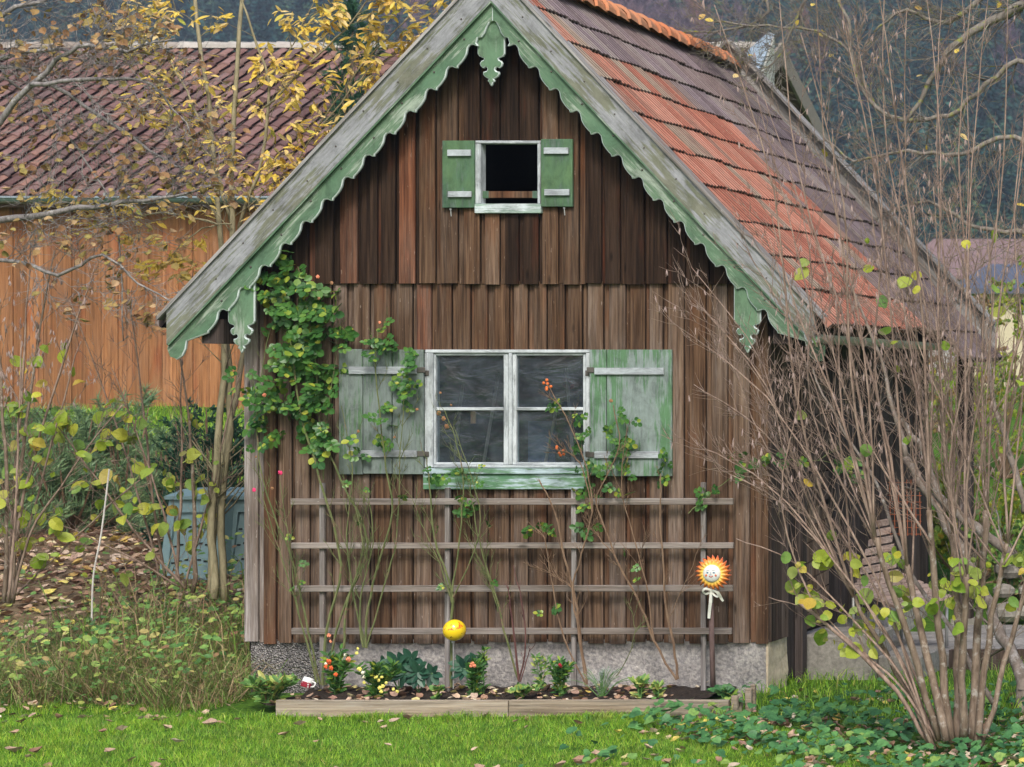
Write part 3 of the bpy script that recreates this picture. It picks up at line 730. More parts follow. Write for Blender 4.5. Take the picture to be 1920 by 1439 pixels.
# ================================================================ plants: shared tools
def leaf_proto(kind):
    """small leaf meshes, base at origin, pointing +Y, face up +Z"""
    if kind == 'round':      # hazel
        pr = [(0, 0), (.35, .12), (.5, .4), (.45, .7), (.2, .95), (0, 1.08), (-.2, .95), (-.45, .7), (-.5, .4), (-.35, .12)]
    elif kind == 'oval': pr = [(0, 0), (.25, .2), (.36, .5), (.25, .8), (0, 1), (-.25, .8), (-.36, .5), (-.25, .2)]
    elif kind == 'long': pr = [(0, 0), (.13, .25), (.17, .5), (.11, .8), (0, 1), (-.11, .8), (-.17, .5), (-.13, .25)]
    elif kind == 'heart': pr = [(0, .1), (.3, 0), (.52, .25), (.42, .6), (0, 1), (-.42, .6), (-.52, .25), (-.3, 0)]
    elif kind == 'curl': pr = [(0, 0), (.3, .15), (.42, .5), (.2, .7), (.05, 1), (-.25, .75), (-.4, .45), (-.28, .1)]
    elif kind == 'needle': return [(-.03, 0, 0), (.03, 0, 0), (0, 1, 0)], [(0, 1, 2)]
    vs = [(0, .5, -.03 if kind != 'curl' else -.22)]+[(x, y, .16*abs(x)+(-.15*(y-.5)**2)+(.25*x*y if kind == 'curl' else 0)) for x, y in pr]
    n = len(pr); return vs, [(0, 1+i, 1+(i+1) % n) for i in range(n)]
def compound(nleaf=5):
    vs = []; fs = []; pv, pf = leaf_proto('oval')
    spots = [((0, .62), 0, .5)]+[((sx_*.03, yy), sx_*1.1, .42) for yy in (.2, .48) for sx_ in (1, -1)]
    if nleaf == 7: spots += [((sx_*.03, .02), sx_*1.3, .34) for sx_ in (1, -1)]
    for (c, a, s_) in spots:
        n = len(vs); tz = U(-.1, .1)
        for (x, y, z) in pv:
            x, y, z = x*s_*1.15, y*s_, z*s_; vs.append((c[0]+x*math.cos(a)+y*math.sin(a), c[1]-x*math.sin(a)+y*math.cos(a), z+tz*y))
        fs += [tuple(i+n for i in f) for f in pf]
    n = len(vs); vs += [(-.012, 0, 0), (.012, 0, 0), (0, .65, 0)]; fs.append((n, n+1, n+2)); return vs, fs
def leaf_mat4(p, size, face=None, droop=.5, rnd=1.):
    """random orientation; y axis outwards/downwards"""
    yaw = U(0, 6.283); pitch = -droop+U(-.6, .6)*rnd
    y = V((math.cos(yaw)*math.cos(pitch), math.sin(yaw)*math.cos(pitch), math.sin(pitch)))
    up = V((U(-.7, .7), -.9+U(-.5, .5), .9+U(-.4, .4))) if face is None else V(face)+V((U(-.4, .4), U(-.4, .4), U(-.4, .4)))
    x = y.cross(up).normalized(); z = x.cross(y)
    M = Matrix(((x.x, y.x, z.x, p[0]), (x.y, y.y, z.y, p[1]), (x.z, y.z, z.z, p[2]), (0, 0, 0, 1)))
    return M @ Matrix.Diagonal((size, size, size, 1))
def join_copies(name, pv, pf, Ms, mat):
    pv = np.asarray(pv, float); A = np.array([np.array(M) for M in Ms])
    vs = np.einsum('nij,vj->nvi', A[:, :3, :3], pv)+A[:, None, :3, 3]
    f = np.asarray(pf); fs = (f[None]+(np.arange(len(Ms))*len(pv))[:, None, None]).reshape(-1, f.shape[1])
    return np_mesh(name, vs.reshape(-1, 3), fs, mat)
LEAFCACHE = {}
def add_leaves(parent, Ms, kind, mat, name='leaf', limit=300):
    """the largest in view as single leaves, the rest joined"""
    key = (kind, mat.name)
    pv, pf = (compound(5) if kind == 'rose' else leaf_proto(kind))
    if key not in LEAFCACHE: LEAFCACHE[key] = mesh(name, pv, pf, mat)
    if kind == 'round' and key+('v',) not in LEAFCACHE:
        var = []
        for q in range(5):
            cu, be, wi, tw_ = U(-.5, .9), U(-.7, .3), U(.72, 1.1), U(-.5, .5)
            var.append(mesh(name, [(x*wi, y, z+cu*x*x+be*(y-.4)**2+tw_*x*(y-.5)) for x, y, z in pv], pf, mat))
        LEAFCACHE[key+('v',)] = var
    mes = LEAFCACHE.get(key+('v',), [LEAFCACHE[key]])
    def score(M):
        p = M.translation; u, v_ = PX(p.x, p.y), PY(p.z, p.y)
        return (0 if -10 < u < 1930 and -10 < v_ < 1450 else 1, -M.col[1].length/(p.y+D))
    Ms = sorted(Ms, key=score)
    w0 = wloc(parent)
    for M in Ms[:limit]:
        o = bpy.data.objects.new(name, random.choice(mes)); COL.objects.link(o); o.parent = parent
        M2 = M.copy(); M2.translation = M.translation-w0; o.matrix_local = M2
    if len(Ms) > limit: tag(link(name+'_mass', join_copies(name+'_mass', pv, pf, Ms[limit:], mat), parent), kind='stuff')
def wander(p0, d0, ln, n, wob, up=0., grav=0.):
    pts = [V(p0)]; d = V(d0).normalized(); st = ln/n
    for i in range(n):
        d = (d+V((U(-1, 1), U(-1, 1), U(-1, 1)))*wob+V((0, 0, up-grav*(i/n)))).normalized(); pts.append(pts[-1]+d*st)
    return pts
def interp(pts, f):
    x = f*(len(pts)-1); i = min(int(x), len(pts)-2); return pts[i].lerp(pts[i+1], x-i), (pts[i+1]-pts[i]).normalized()
def twigs(b, pts, r0, n, ln, depth, ang=.7, up=.12, wob=.12, tips=None, fr=(.15, 1.), k=3, mats=0, planar=1.):
    """side twigs along pts; recursion; collects points for leaves"""
    for i in range(n):
        f = U(*fr); p, d = interp(pts, f)
        a = V((U(-1, 1), U(-1, 1)*planar, U(-1, 1))); a = (a-d*a.dot(d)).normalized()
        dd = (d*math.cos(ang)+a*math.sin(ang)*U(.6, 1.2))
        l2 = ln*U(.5, 1.15)*(1-.45*f); q = wander(p, dd, l2, 5, wob, up); rr = max(r0*(1-.6*f)*.45, .0026)
        b.tube(q, [rr*(1-.75*j/5) for j in range(6)], k, mats, cap=False)
        if tips is not None: tips += [q[j] for j in (2, 3, 4, 5)]
        if depth > 0: twigs(b, q, rr, max(2, int(n*.40)), l2*.55, depth-1, ang, up, wob*1.25, tips, (.2, 1.), 3, mats, planar)

L_hazel = mat_leaf('hazel_leaf', [(0, (.20, .36, .04)), (.3, (.44, .52, .05)), (.5, (.18, .36, .09)), (.7, (.60, .58, .06)), (.85, (.30, .44, .12)), (.95, (.60, .42, .06)), (1, (.26, .34, .16))], .35, spots=(.25, .22, .04))
L_yellow = mat_leaf('yellow_willow_leaf', [(0, (.74, .52, .07)), (.4, (.84, .66, .14)), (.7, (.80, .62, .28)), (.9, (.66, .40, .08)), (1, (.55, .60, .10))], .35)
L_brown = mat_leaf('dry_brown_leaf', [(0, (.22, .12, .06)), (.4, (.38, .23, .11)), (.7, (.30, .26, .07)), (1, (.50, .34, .20))], .2, .8)
L_litter = mat_leaf('fallen_leaf', [(0, (.22, .12, .08)), (.25, (.42, .27, .18)), (.5, (.58, .44, .32)), (.68, (.32, .18, .14)), (.82, (.70, .62, .48)), (.92, (.66, .58, .12)), (1, (.52, .32, .12))], .1, .8)
L_rose = mat_leaf('rose_leaf', [(0, (.035, .115, .030)), (.5, (.07, .19, .04)), (.8, (.11, .25, .05)), (.93, (.28, .38, .05)), (1, (.45, .45, .06))], .25, .35)
L_ivy = mat_leaf('ground_cover_leaf', [(0, (.04, .14, .05)), (.5, (.075, .21, .075)), (.85, (.11, .28, .08)), (1, (.26, .38, .08))], .2, .45)
L_dark = mat_leaf('yew_leaf', [(0, (.015, .055, .032)), (.6, (.03, .10, .06)), (1, (.06, .15, .08))], .15)
L_pine = mat_leaf('pine_needles', [(0, (.09, .17, .09)), (.6, (.19, .31, .15)), (1, (.30, .42, .20))], .2)
L_hell = mat_leaf('hellebore_leaf', [(0, (.02, .075, .05)), (1, (.045, .13, .075))], .15, .35)
L_grassd = mat_leaf('dry_grass_blade', [(0, (.22, .15, .08)), (.25, (.42, .30, .16)), (.38, (.13, .24, .05)), (.72, (.22, .38, .07)), (.86, (.52, .42, .24)), (1, (.30, .17, .11))], .2)
L_weed = mat_leaf('weed_leaf', [(0, (.08, .20, .06)), (.4, (.17, .34, .09)), (.7, (.32, .46, .10)), (.88, (.58, .62, .18)), (1, (.34, .19, .11))], .3)
L_grey = mat_leaf('silver_leaf', [(0, (.22, .28, .26)), (1, (.42, .48, .44))], .15)
B_tan = mat_bark('tan_twig_bark', (.17, .115, .09), (.40, .30, .245))
B_hazel = mat_bark('hazel_bark', (.12, .085, .06), (.27, .21, .16), (.36, .33, .29))
B_grey = mat_bark('grey_bark', (.12, .11, .105), (.32, .305, .30), (.42, .41, .39))
B_trunk = mat_bark('smooth_brown_grey_bark', (.13, .105, .085), (.27, .225, .19), (.34, .32, .30), .6)
B_moss = mat_bark('mossy_bark', (.12, .105, .09), (.27, .25, .22), (.24, .26, .06))
B_green = mat_bark('green_rose_cane', (.08, .11, .04), (.17, .19, .08), (.20, .13, .09))
B_brownc = mat_bark('brown_rose_cane', (.13, .08, .05), (.26, .18, .12))
B_dark = mat_bark('dark_red_cane', (.08, .035, .035), (.16, .08, .07))
B_olive = mat_bark('olive_sapling_bark', (.20, .18, .11), (.38, .34, .22))

# ================================================================ far background: hill wood, houses, barn
def far_wood():
    # prototypes
    def conifer(seed):
        random.seed(seed); vs = []; fs = []
        for k in range(190):
            h = U(.04, 1.); rad = (1-h)**.8*.21*U(.35, 1.1)+.004; a = U(0, 6.283); c = V((math.cos(a)*rad, math.sin(a)*rad, h))
            o_ = (V((math.cos(a), math.sin(a), -.5))+V((U(-.5, .5), U(-.5, .5), U(-.3, .5)))).normalized(); sd_ = o_.cross(V((U(-.6, .6), U(-.6, .6), 1))).normalized(); L_ = .028+.03*(1-h); n = len(vs)
            vs += [c-o_*L_*.6, c+sd_*L_*U(.3, .6)-V((0, 0, .012)), c+o_*L_, c-sd_*L_*U(.3, .6)-V((0, 0, .012))]
            fs += [(n, n+1, n+2), (n, n+2, n+3)]
        n = len(vs); vs += [V((.012, 0, 0)), V((-.012, .01, 0)), V((-.012, -.01, 0)), V((0, 0, .97))]; fs += [(n, n+1, n+3), (n+1, n+2, n+3), (n+2, n, n+3)]
        return np.array([v[:] for v in vs]), np.array(fs)
    def bare(seed):
        random.seed(seed); vs = []; fs = []
        def stick(a, c, r):
            n = len(vs); d = (c-a).normalized(); x = d.cross(V((.3, .8, .1))).normalized()*r; y = d.cross(x).normalized()*r
            vs.extend([a+x, a-x*.5+y*.8, a-x*.5-y*.8, c]); fs.extend([(n, n+1, n+3), (n+1, n+2, n+3), (n+2, n, n+3)])
        stick(V((0, 0, 0)), V((0, 0, .95)), .012)
        for k in range(46):
            h = U(.2, .9); a = U(0, 6.283); p = V((0, 0, h)); l = (1.05-h)*.42; q = p+V((math.cos(a)*l*.7, math.sin(a)*l*.7, l*.8)); stick(p, q, .006)
            for j in range(8):
                f = U(.2, 1); p2 = p.lerp(q, f); q2 = p2+V((U(-.1, .1), U(-.1, .1), U(.02, .14))); stick(p2, q2, .005)
        return np.array([v[:] for v in vs]), np.array(fs)
    cons = [conifer(i) for i in range(4)]; bars = [bare(i+9) for i in range(3)]
    rng = np.random.default_rng(3)
    CV, CF, BV, BF, CT, BT = [], [], [], [], [], []; nc = nb_ = 0
    for k in range(1900):
        y = rng.uniform(206, 420); px = rng.uniform(-250, 2150); x = XC+(px-CX)*(y+D)/F
        z = gz(x, y); py = PY(z, y)
        if py < -160 and rng.random() < .9: continue
        patch = math.sin(x*.045+2)+math.sin(y*.05+x*.02)+.8*math.sin(x*.013+1)
        isb = patch+rng.uniform(-.6, .6) > .35; h = rng.uniform(11, 19)*(.8 if isb else 1)
        pv, pf = (bars if isb else cons)[rng.integers(0, 3)]
        a = rng.uniform(0, 6.28); ca, sa_ = math.cos(a), math.sin(a)
        wv = pv*h; w2 = np.stack([wv[:, 0]*ca-wv[:, 1]*sa_+x, wv[:, 0]*sa_+wv[:, 1]*ca+y, wv[:, 2]+z-.5], 1)
        if isb: BV.append(w2); BF.append(pf+nb_); nb_ += len(w2); BT.append(np.full(len(w2), rng.random()))
        else: CV.append(w2); CF.append(pf+nc); nc += len(w2); CT.append(np.full(len(w2), rng.random()))
    def tree_mat(name, stops):
        m, t, out = new_mat(name); at = N(t, 'Attribute', attribute_name='tint'); g = N(t, 'NewGeometry')
        c = ramp(t, at.outputs['Fac'], stops); c = mix(t, 1., c, ramp(t, g.outputs['Random Per Island'], [(0, (.45,)*3), (.6, (1.,)*3), (1, (1.6,)*3)]), 'MULTIPLY')
        bsdf(t, out, c, .95, spec=.05); return m
    mc = tree_mat('far_conifer', [(0, (.010, .035, .038)), (.4, (.018, .055, .055)), (.75, (.035, .085, .065)), (1, (.06, .105, .055))])
    mb = tree_mat('far_bare_wood', [(0, (.10, .07, .10)), (.4, (.17, .12, .14)), (.75, (.20, .10, .085)), (1, (.14, .11, .13))])
    for nm, VV, FF, TT, mm, lb in (('conifer_wood', CV, CF, CT, mc, 'dark blue-green conifer wood covering the far hillside'), ('bare_broadleaf_wood', BV, BF, BT, mb, 'purple-brown leafless broadleaf wood on the far hillside')):
        o = link(nm, np_mesh(nm, np.concatenate(VV), np.concatenate(FF), mm)); at = o.data.attributes.new('tint', 'FLOAT', 'POINT'); at.data.foreach_set('value', np.concatenate(TT).astype(np.float32)); tag(o, lb, 'wood', kind='stuff')
far_wood()
# hill soil sheet colour is handled in the ground material (see below)

# ---- barn on the left
random.seed(31)
YE, YR, YB = 17.0, 21.6, 26.2; ZEV, ZRG = P(0, 350, YE).z, P(0, 92, YR).z; BX0, BX1 = -26.0, -5.75
barn = thing('barn', (-15, YE, 1.7), 'long barn with orange-brown board wall and old brown tiled roof behind the garden', 'barn')
zb = 1.45
x = -16.6; xend_b = -9.3
while x < xend_b:
    wd = U(.19, .25); o = MB(); yj = U(0, .015)
    o.box(x+.004, x+wd-.004, YE-.02-yj, YE+.0, zb, ZEV-.05); ob = o.build('board', M_barn_wood, barn); x += wd
b = MB(); b.box(BX0, -16.61, YE-.02, YE, zb, ZEV-.05); b.box(x, BX1, YE-.02, YE, zb, ZEV-.05); b.build('wall', M_barn_wood, barn)
b = MB(); vs = []
for xx in (BX1-.15, BX1): vs += [(xx, YE+.005, zb), (xx, YB, zb), (xx, YB, ZEV-.1), (xx, YR, ZRG-.15), (xx, YE+.005, ZEV-.1)]
b.add(vs, [(0, 1, 2, 3, 4), (9, 8, 7, 6, 5)]+[(i, (i+1) % 5, 5+(i+1) % 5, 5+i) for i in range(5)]); b.build('gable_wall', M_sidetop, barn)
zr = lambda y: ZEV+(ZRG-ZEV)*(1-abs(y-YR)/(YR-YE))
b = MB(); vs = [(BX0, YE-.3, zr(YE-.3)-.05), (BX1+.4, YE-.3, zr(YE-.3)-.05), (BX1+.4, YR, ZRG-.05), (BX0, YR, ZRG-.05), (BX0, YB+.3, zr(YB+.3)-.05), (BX1+.4, YB+.3, zr(YB+.3)-.05)]
vs += [(a_, b_, c_-.1) for a_, b_, c_ in vs]
b.add(vs, [(0, 1, 2, 3), (3, 2, 5, 4), (9, 8, 7, 6), (10, 11, 8, 9), (0, 6, 7, 1), (4, 5, 11, 10), (1, 7, 8, 2), (2, 8, 11, 5)]); b.build('roof_deck', M_barn_tile, barn)
def pantile():
    vs = []; fs = []; n = 6
    for (yy, dz) in ((0, 0), (-.40, .03)):
        for i in range(n+1):
            u = i/n; z = .045*math.sin(u*math.pi) if u < .62 else .045*math.sin(.62*math.pi)-.055*math.sin((u-.62)/.38*math.pi)*.6
            vs.append((u*.222, yy, z*1.0+dz))
    for i in range(n+1): vs.append((i/n*.222, -.40, vs[n+1+i][2]-.03))
    for i in range(n): fs += [(i+1, i, n+1+i, n+2+i), (n+2+i, n+1+i, 2*n+2+i, 2*n+3+i)]
    return vs, fs
pv, pf = pantile(); pm = mesh('roof_tile', pv, pf, M_barn_tile)
sl_b = math.atan2(ZRG-ZEV, YR-YE); Lb = math.hypot(YR-YE+.3, (ZRG-ZEV)*(1+.3/(YR-YE))); rows = 16
cells = []
for r in range(rows):
    for c in range(int((BX1+.35-BX0)/.222)):
        x = BX0+c*.222; f = r/rows; y = YE-.32+(YR-YE+.3)*(f+1/rows); z = zr(y)+.0
        u, v_ = PX(x, y), PY(z, y); vis = -20 < u < 640 and v_ > 0 and (u < 600 or v_ < 300)
        cells.append(((0 if vis else 1, r, c), V((x, y, z))))
cells.sort(key=lambda q: q[0]); Rm = Matrix.Rotation(sl_b, 4, 'X'); rest = []
for i, (kk, p) in enumerate(cells):
    M = Rm @ Matrix.Rotation(U(-.02, .02), 4, 'Z'); M.translation = p+V((0, 0, U(-.004, .008)))
    if i < 299:
        o = bpy.data.objects.new('roof_tile', pm); COL.objects.link(o); o.parent = barn; M2 = M.copy(); M2.translation = M.translation-wloc(barn); o.matrix_local = M2
    else: rest.append(M)
tag(link('roof_tile_field', join_copies('roof_tile_field', pv, pf, rest, M_barn_tile), barn), kind='stuff')
rcap = ridge_mesh('ridge_tile', M_barn_ridge, .10, .12, .42, 6)
for k in range(int((BX1+.4-BX0)/.4)):
    x = BX0+k*.4
    if PX(x, YR) > -60:
        o = link('ridge_tile', rcap, barn); o.location = V((x, YR, ZRG+.0))-wloc(barn); o.rotation_euler = (0, U(-.03, .03), -math.pi/2+U(-.03, .03))
b = MB(); gb = []
for i in range(2):
    pass
n = 8; vs = []; fs = []
for xx in (BX0, BX1+.4):
    for i in range(n+1): a = math.pi+math.pi*i/n; vs.append((xx, YE-.40+.085*math.cos(a), zr(YE-.3)-.02+.085*math.sin(a)))
for i in range(n): fs.append((i, i+1, n+2+i, n+1+i))
M_gutg = mat_plain('green_grey_gutter', (.14, .21, .20), .4, metal=.3)
go = obj('gutter', vs, fs, M_gutg, barn); md = go.modifiers.new('solid', 'SOLIDIFY'); md.thickness = .006
b = MB(); b.box(BX0, BX1+.4, YE-.497, YE-.478, zr(YE-.3)-.028, zr(YE-.3)-.005); b.build('gutter_bead', mat_plain('zinc_bead', (.40, .48, .55), .35, metal=.5), barn)
for px in range(-40, 640, 118):
    x = P(px, 0, YE-.5).x; b = MB(); b.box(x-.012, x+.012, YE-.51, YE-.30, zr(YE-.3)-.035, zr(YE-.3)+.045); b.build('gutter_bracket', M_zinc, barn)
# right gable trim
for sg, nm in ((1, 'rear_rake_board'), (-1, 'front_rake_board')):
    ye = YR+sg*(YB-YR+.35); b = MB(); vs = []
    for xx in (BX1+.41, BX1+.46):
        vs += [(xx, YR, ZRG+.10), (xx, ye, zr(ye)+.10), (xx, ye, zr(ye)-.22), (xx, YR, ZRG-.26)]
    b.add(vs, [(0, 1, 2, 3), (7, 6, 5, 4), (0, 4, 5, 1), (1, 5, 6, 2), (2, 6, 7, 3), (3, 7, 4, 0)]); b.build(nm, mat_plain('weathered_rake_board', (.26, .23, .20), .8), barn)
# pale sheet-metal dormer cap near the right end of the ridge
dm = thing('metal_roof_cap', P(1420, 150, YR-1.2), 'pale blue sheet-metal clad roof cap at the right end of the barn ridge', 'roof cap')
ye0 = YR-1.1; sA = [P(1442, 60, ye0), P(1448, 62, ye0+.1), P(1378, 120, ye0-.2), P(1415, 160, ye0-.3)]
vs = [P(1441, 60, ye0+.5), P(1452, 64, ye0+.5), P(1412, 158, ye0-.9), P(1376, 118, ye0-.9)]
vs2 = [v_-V((0, 0, .08)) for v_ in vs]
obj('metal_sheet', vs+vs2, [(0, 1, 2, 3), (7, 6, 5, 4), (0, 4, 5, 1), (1, 5, 6, 2), (2, 6, 7, 3), (3, 7, 4, 0)], mat_plain('pale_blue_metal', (.42, .52, .60), .35, .1, .4), dm)
vs = [P(1452, 70, ye0+.4), P(1452, 180, ye0+.4), P(1418, 176, ye0-.7), P(1414, 164, ye0-.7)]; vs2 = [v_+V((-.05, .0, 0)) for v_ in vs]
obj('white_cheek', vs+vs2, [(0, 1, 2, 3), (7, 6, 5, 4), (0, 4, 5, 1), (1, 5, 6, 2), (2, 6, 7, 3), (3, 7, 4, 0)], mat_plain('flaking_white_board', (.55, .54, .50), .8, .2), dm)

# ---- houses beyond, right
def far_house(px0, px1, pyb, pye, pyr, Y, depth, wall, roofc, label, wins, over=.4):
    a = P(px0, pyb, Y); c = P(px1, pye, Y); zrd = P(0, pyr, Y+depth/2).z; zb_ = gz((a.x+c.x)/2, Y)-.5
    h = thing('far_house', ((a.x+c.x)/2, Y, zb_), label, 'house')
    b = MB(); b.box(a.x, c.x, Y, Y+depth, zb_, c.z); b.build('wall', wall, h)
    b = MB(); x0_, x1_ = a.x-over, c.x+over; ze = c.z-.1; y0_, y1_ = Y-over, Y+depth+over; ym = Y+depth/2
    for (ya_, yb_) in ((y0_, ym), (y1_, ym)):
        vs = [(x0_, ya_, ze), (x1_, ya_, ze), (x1_, yb_, zrd), (x0_, yb_, zrd)]; vs += [(p[0], p[1], p[2]+.15) for p in vs]
        b.add(vs, [(0, 1, 2, 3), (7, 6, 5, 4), (0, 4, 5, 1), (1, 5, 6, 2), (2, 6, 7, 3), (3, 7, 4, 0)])
    rf = b.build('roof', roofc, h)
    b = MB()
    for xx in (a.x, c.x-.1): b.add([(xx, Y, c.z), (xx+.1, Y, c.z), (xx+.1, Y+depth, c.z), (xx, Y+depth, c.z), (xx, ym, zrd), (xx+.1, ym, zrd)], [(0, 4, 3), (1, 2, 5), (0, 1, 5, 4), (3, 4, 5, 2)])
    b.build('gable', wall, h)
    for (wx, wy, ww, wh) in wins:
        f = ppart('window', wx, wx+ww, wy, wy+wh, Y-.04, Y+.02, M_white, h); ppart('pane', wx+1.5, wx+ww-1.5, wy+1.5, wy+wh-1.5, Y-.05, Y-.045, M_dark, f).modifiers.clear()
    return h
random.seed(77)
M_cream = mat_plain('cream_render', (.58, .52, .36), .9, .05); M_slate = mat_plain('blue_slate_roof', (.09, .105, .15), .6, .2); M_pink = mat_plain('old_pink_tiles', (.22, .15, .15), .9, .15, scale=3)
far_house(1812, 2050, 640, 545, 505, 48, 8, M_cream, M_slate, 'cream house with blue-grey roof seen through the twigs at right', [(1850, 565, 16, 24), (1905, 565, 16, 24)])
far_house(1690, 1990, 640, 520, 455, 75, 12, mat_plain('grey_render', (.4, .38, .36), .9), M_pink, 'larger house with dull pink tiled roof behind the cream house', [(1760, 540, 12, 18), (1800, 540, 12, 18)])

# ================================================================ lawn, leaf litter, ground plants
def blades(name, n, xr, yr, hmin, hmax, wdt, mat, lean=.5, dens=None, seed=0, two=False):
    r = np.random.default_rng(seed); x = r.uniform(*xr, n); y = r.uniform(*yr, n)
    if dens is not None: k = r.random(n) < dens(x, y); x, y = x[k], y[k]; n = len(x)
    z = ground_z(x, y); h = r.uniform(hmin, hmax, n)*(1+.45*np.sin(x*4.3+np.sin(y*5)*1.5)*np.sin(y*6.1+x*2)*np.sin(x*1.7-y)); a = r.uniform(0, 6.283, n); lx = r.normal(0, lean, n)*h; ly = r.normal(0, lean, n)*h; wd = wdt*r.uniform(.6, 1.3, n)
    c, s_ = np.cos(a)*wd/2, np.sin(a)*wd/2
    p0 = np.stack([x-c, y-s_, z-.01], 1); p1 = np.stack([x+c, y+s_, z-.01], 1); tip = np.stack([x+lx, y+ly, z+h], 1)
    if not two:
        vs = np.stack([p0, p1, tip], 1).reshape(-1, 3); fs = np.arange(3*n).reshape(-1, 3)
    else:
        m0 = np.stack([x+lx*.35-c*.8, y+ly*.35-s_*.8, z+h*.6], 1); m1 = np.stack([x+lx*.35+c*.8, y+ly*.35+s_*.8, z+h*.6], 1)
        tip = np.stack([x+lx*1.3, y+ly*1.3, z+h*.95-np.abs(lx)*.3], 1)
        vs = np.stack([p0, p1, m0, m1, tip], 1).reshape(-1, 3); b0 = np.arange(n)*5
        fs = np.concatenate([np.stack([b0, b0+1, b0+3], 1), np.stack([b0, b0+3, b0+2], 1), np.stack([b0+2, b0+3, b0+4], 1)])
    return link(name, np_mesh(name, vs, fs, mat))
m, t, out = new_mat('lawn_blade'); g_ = N(t, 'NewGeometry'); vv = N(t, 'TexCoord').outputs['Object']
nn = noise(t, vv, 1.3, 4, .6); n2 = noise(t, vv, 9, 3, .6)
c1 = ramp(t, g_.outputs['Random Per Island'], [(0, (.10, .27, .025)), (.5, (.22, .46, .04)), (.85, (.36, .58, .06)), (.95, (.42, .52, .09)), (1, (.45, .40, .16))])
c1 = mix(t, ramp(t, nn, [(.35, (0,)*3), (.65, (1,)*3)]), c1, mix(t, 1., c1, (1.25, 1.12, .9), 'MULTIPLY'))
c1 = mix(t, 1., c1, ramp(t, n2, [(.3, (.5,)*3), (.5, (.95,)*3), (.7, (1.3,)*3)]), 'MULTIPLY'); n3 = noise(t, vv, 3.2, 4, .7); c1 = mix(t, ramp(t, n3, [(.56, (0,)*3), (.68, (.55,)*3)]), c1, (.32, .36, .09)); n4 = noise(t, vv, 4.1, 3, .6, 1); c1 = mix(t, ramp(t, n4, [(.60, (0,)*3), (.7, (.6,)*3)]), c1, (.05, .17, .04))
bb = N(t, 'BsdfPrincipled'); L(t, c1, bb.inputs['Base Color']); bb.inputs['Roughness'].default_value = .55; tr = N(t, 'BsdfTranslucent'); L(t, c1, tr.inputs[0])
mxs = N(t, 'MixShader'); mxs.inputs[0].default_value = .35; L(t, bb.outputs[0], mxs.inputs[1]); L(t, tr.outputs[0], mxs.inputs[2]); L(t, mxs.outputs[0], out.inputs[0]); M_lawn = m
def lawn_d(x, y):
    edge = np.where(x < -1.75, -.45+.35*np.sin(x*3), np.where(x > 1.95, -1.0-.75*np.clip(x-1.95, 0, 3)+.15*np.sin(x*5), -1.02))
    return np.where(y < edge, 1, .0)
tag(blades('lawn_grass', 260000, (-6.5, 5.5), (-4.6, -.1), .022, .048, .0055, M_lawn, .55, lawn_d, 1), 'short bright green mown lawn in front of the garden house', 'grass', kind='stuff')
tag(blades('rough_grass', 60000, (1.9, 9.0), (-1.3, 8.0), .06, .16, .007, M_lawn, .6, lambda x, y: np.where((y > -1.2-.45*np.clip(x-1.75, 0, 1.4)) & ((y < .7) | (x > 3.4)), .5, 0), 2, True), 'longer green grass at the right of the garden house under the shrub', 'grass', kind='stuff')
tag(blades('meadow_grass', 90000, (-22, 12), (6.5, 21), .06, .14, .02, M_lawn, .4, lambda x, y: np.where((x < -2.4) | (x > 3), 1, 0)*np.where((x < -2) & (y < 7.5), 0, 1)*np.where((y > 16.8) & (x < -5), 0, 1), 3), 'bright green meadow strip in front of the barn and beyond the house', 'grass', kind='stuff')
def on_ground(n, xr, yr, dens, seed):
    r = np.random.default_rng(seed); x = r.uniform(*xr, n); y = r.uniform(*yr, n); k = r.random(n) < dens(x, y); x, y = x[k], y[k]; return list(zip(x, y, ground_z(x, y)))
random.seed(50)
def flat_M(p, s_, tilt=.5, dz=.01):
    M = Euler((U(-tilt, tilt), U(-tilt, tilt), U(0, 6.28))).to_matrix().to_4x4() @ Matrix.Diagonal((s_, s_, s_*U(.5, 1.4), 1)); M.translation = (p[0], p[1], p[2]+dz); return M
pts = on_ground(15000, (-12, -1.7), (.3, 9.0), lambda x, y: np.where(y < 1.2, .35, 1)*np.clip(1.3-.07*y, 0, 1), 4)
pv, pf = leaf_proto('curl')
tag(link('leaf_litter', join_copies('leaf_litter', pv, pf, [flat_M(p, U(.05, .12), .5, .015) for p in pts], L_litter)), 'brown leaf litter covering the bank left of the garden house', 'leaf litter', kind='stuff')
pts = on_ground(3600, (1.75, 6), (-3.7, -.1), lambda x, y: np.where(y < -1.0, .6, .12)*np.where((y < -1.6-.75*(x-1.5)) & (x < 3.2), .12, 1), 5)
pts += on_ground(650, (-6.2, -1.6), (-1.5, -.4), lambda x, y: .15+.6*np.exp(-((y+.95)/.2)**2), 16)
pts += on_ground(330, (-6, 1.6), (-4.3, -1.0), lambda x, y: .12+.5*np.exp(-((x-.9)/1.0)**2-((y+3.2)/.35)**2)+.5*np.exp(-((y+1.15)/.22)**2)+.4*np.exp(-((x+4)/.6)**2-((y+2.7)/.4)**2), 6)
tag(link('scattered_dead_leaves', join_copies('scattered_dead_leaves', pv, pf, [flat_M(p, U(.03, .08), .6, .03) for p in pts], L_litter)), 'small dead leaves scattered over lawn and ivy in the foreground', 'fallen leaves', kind='stuff')
lp = mesh('fallen_leaf', pv, pf, L_litter)
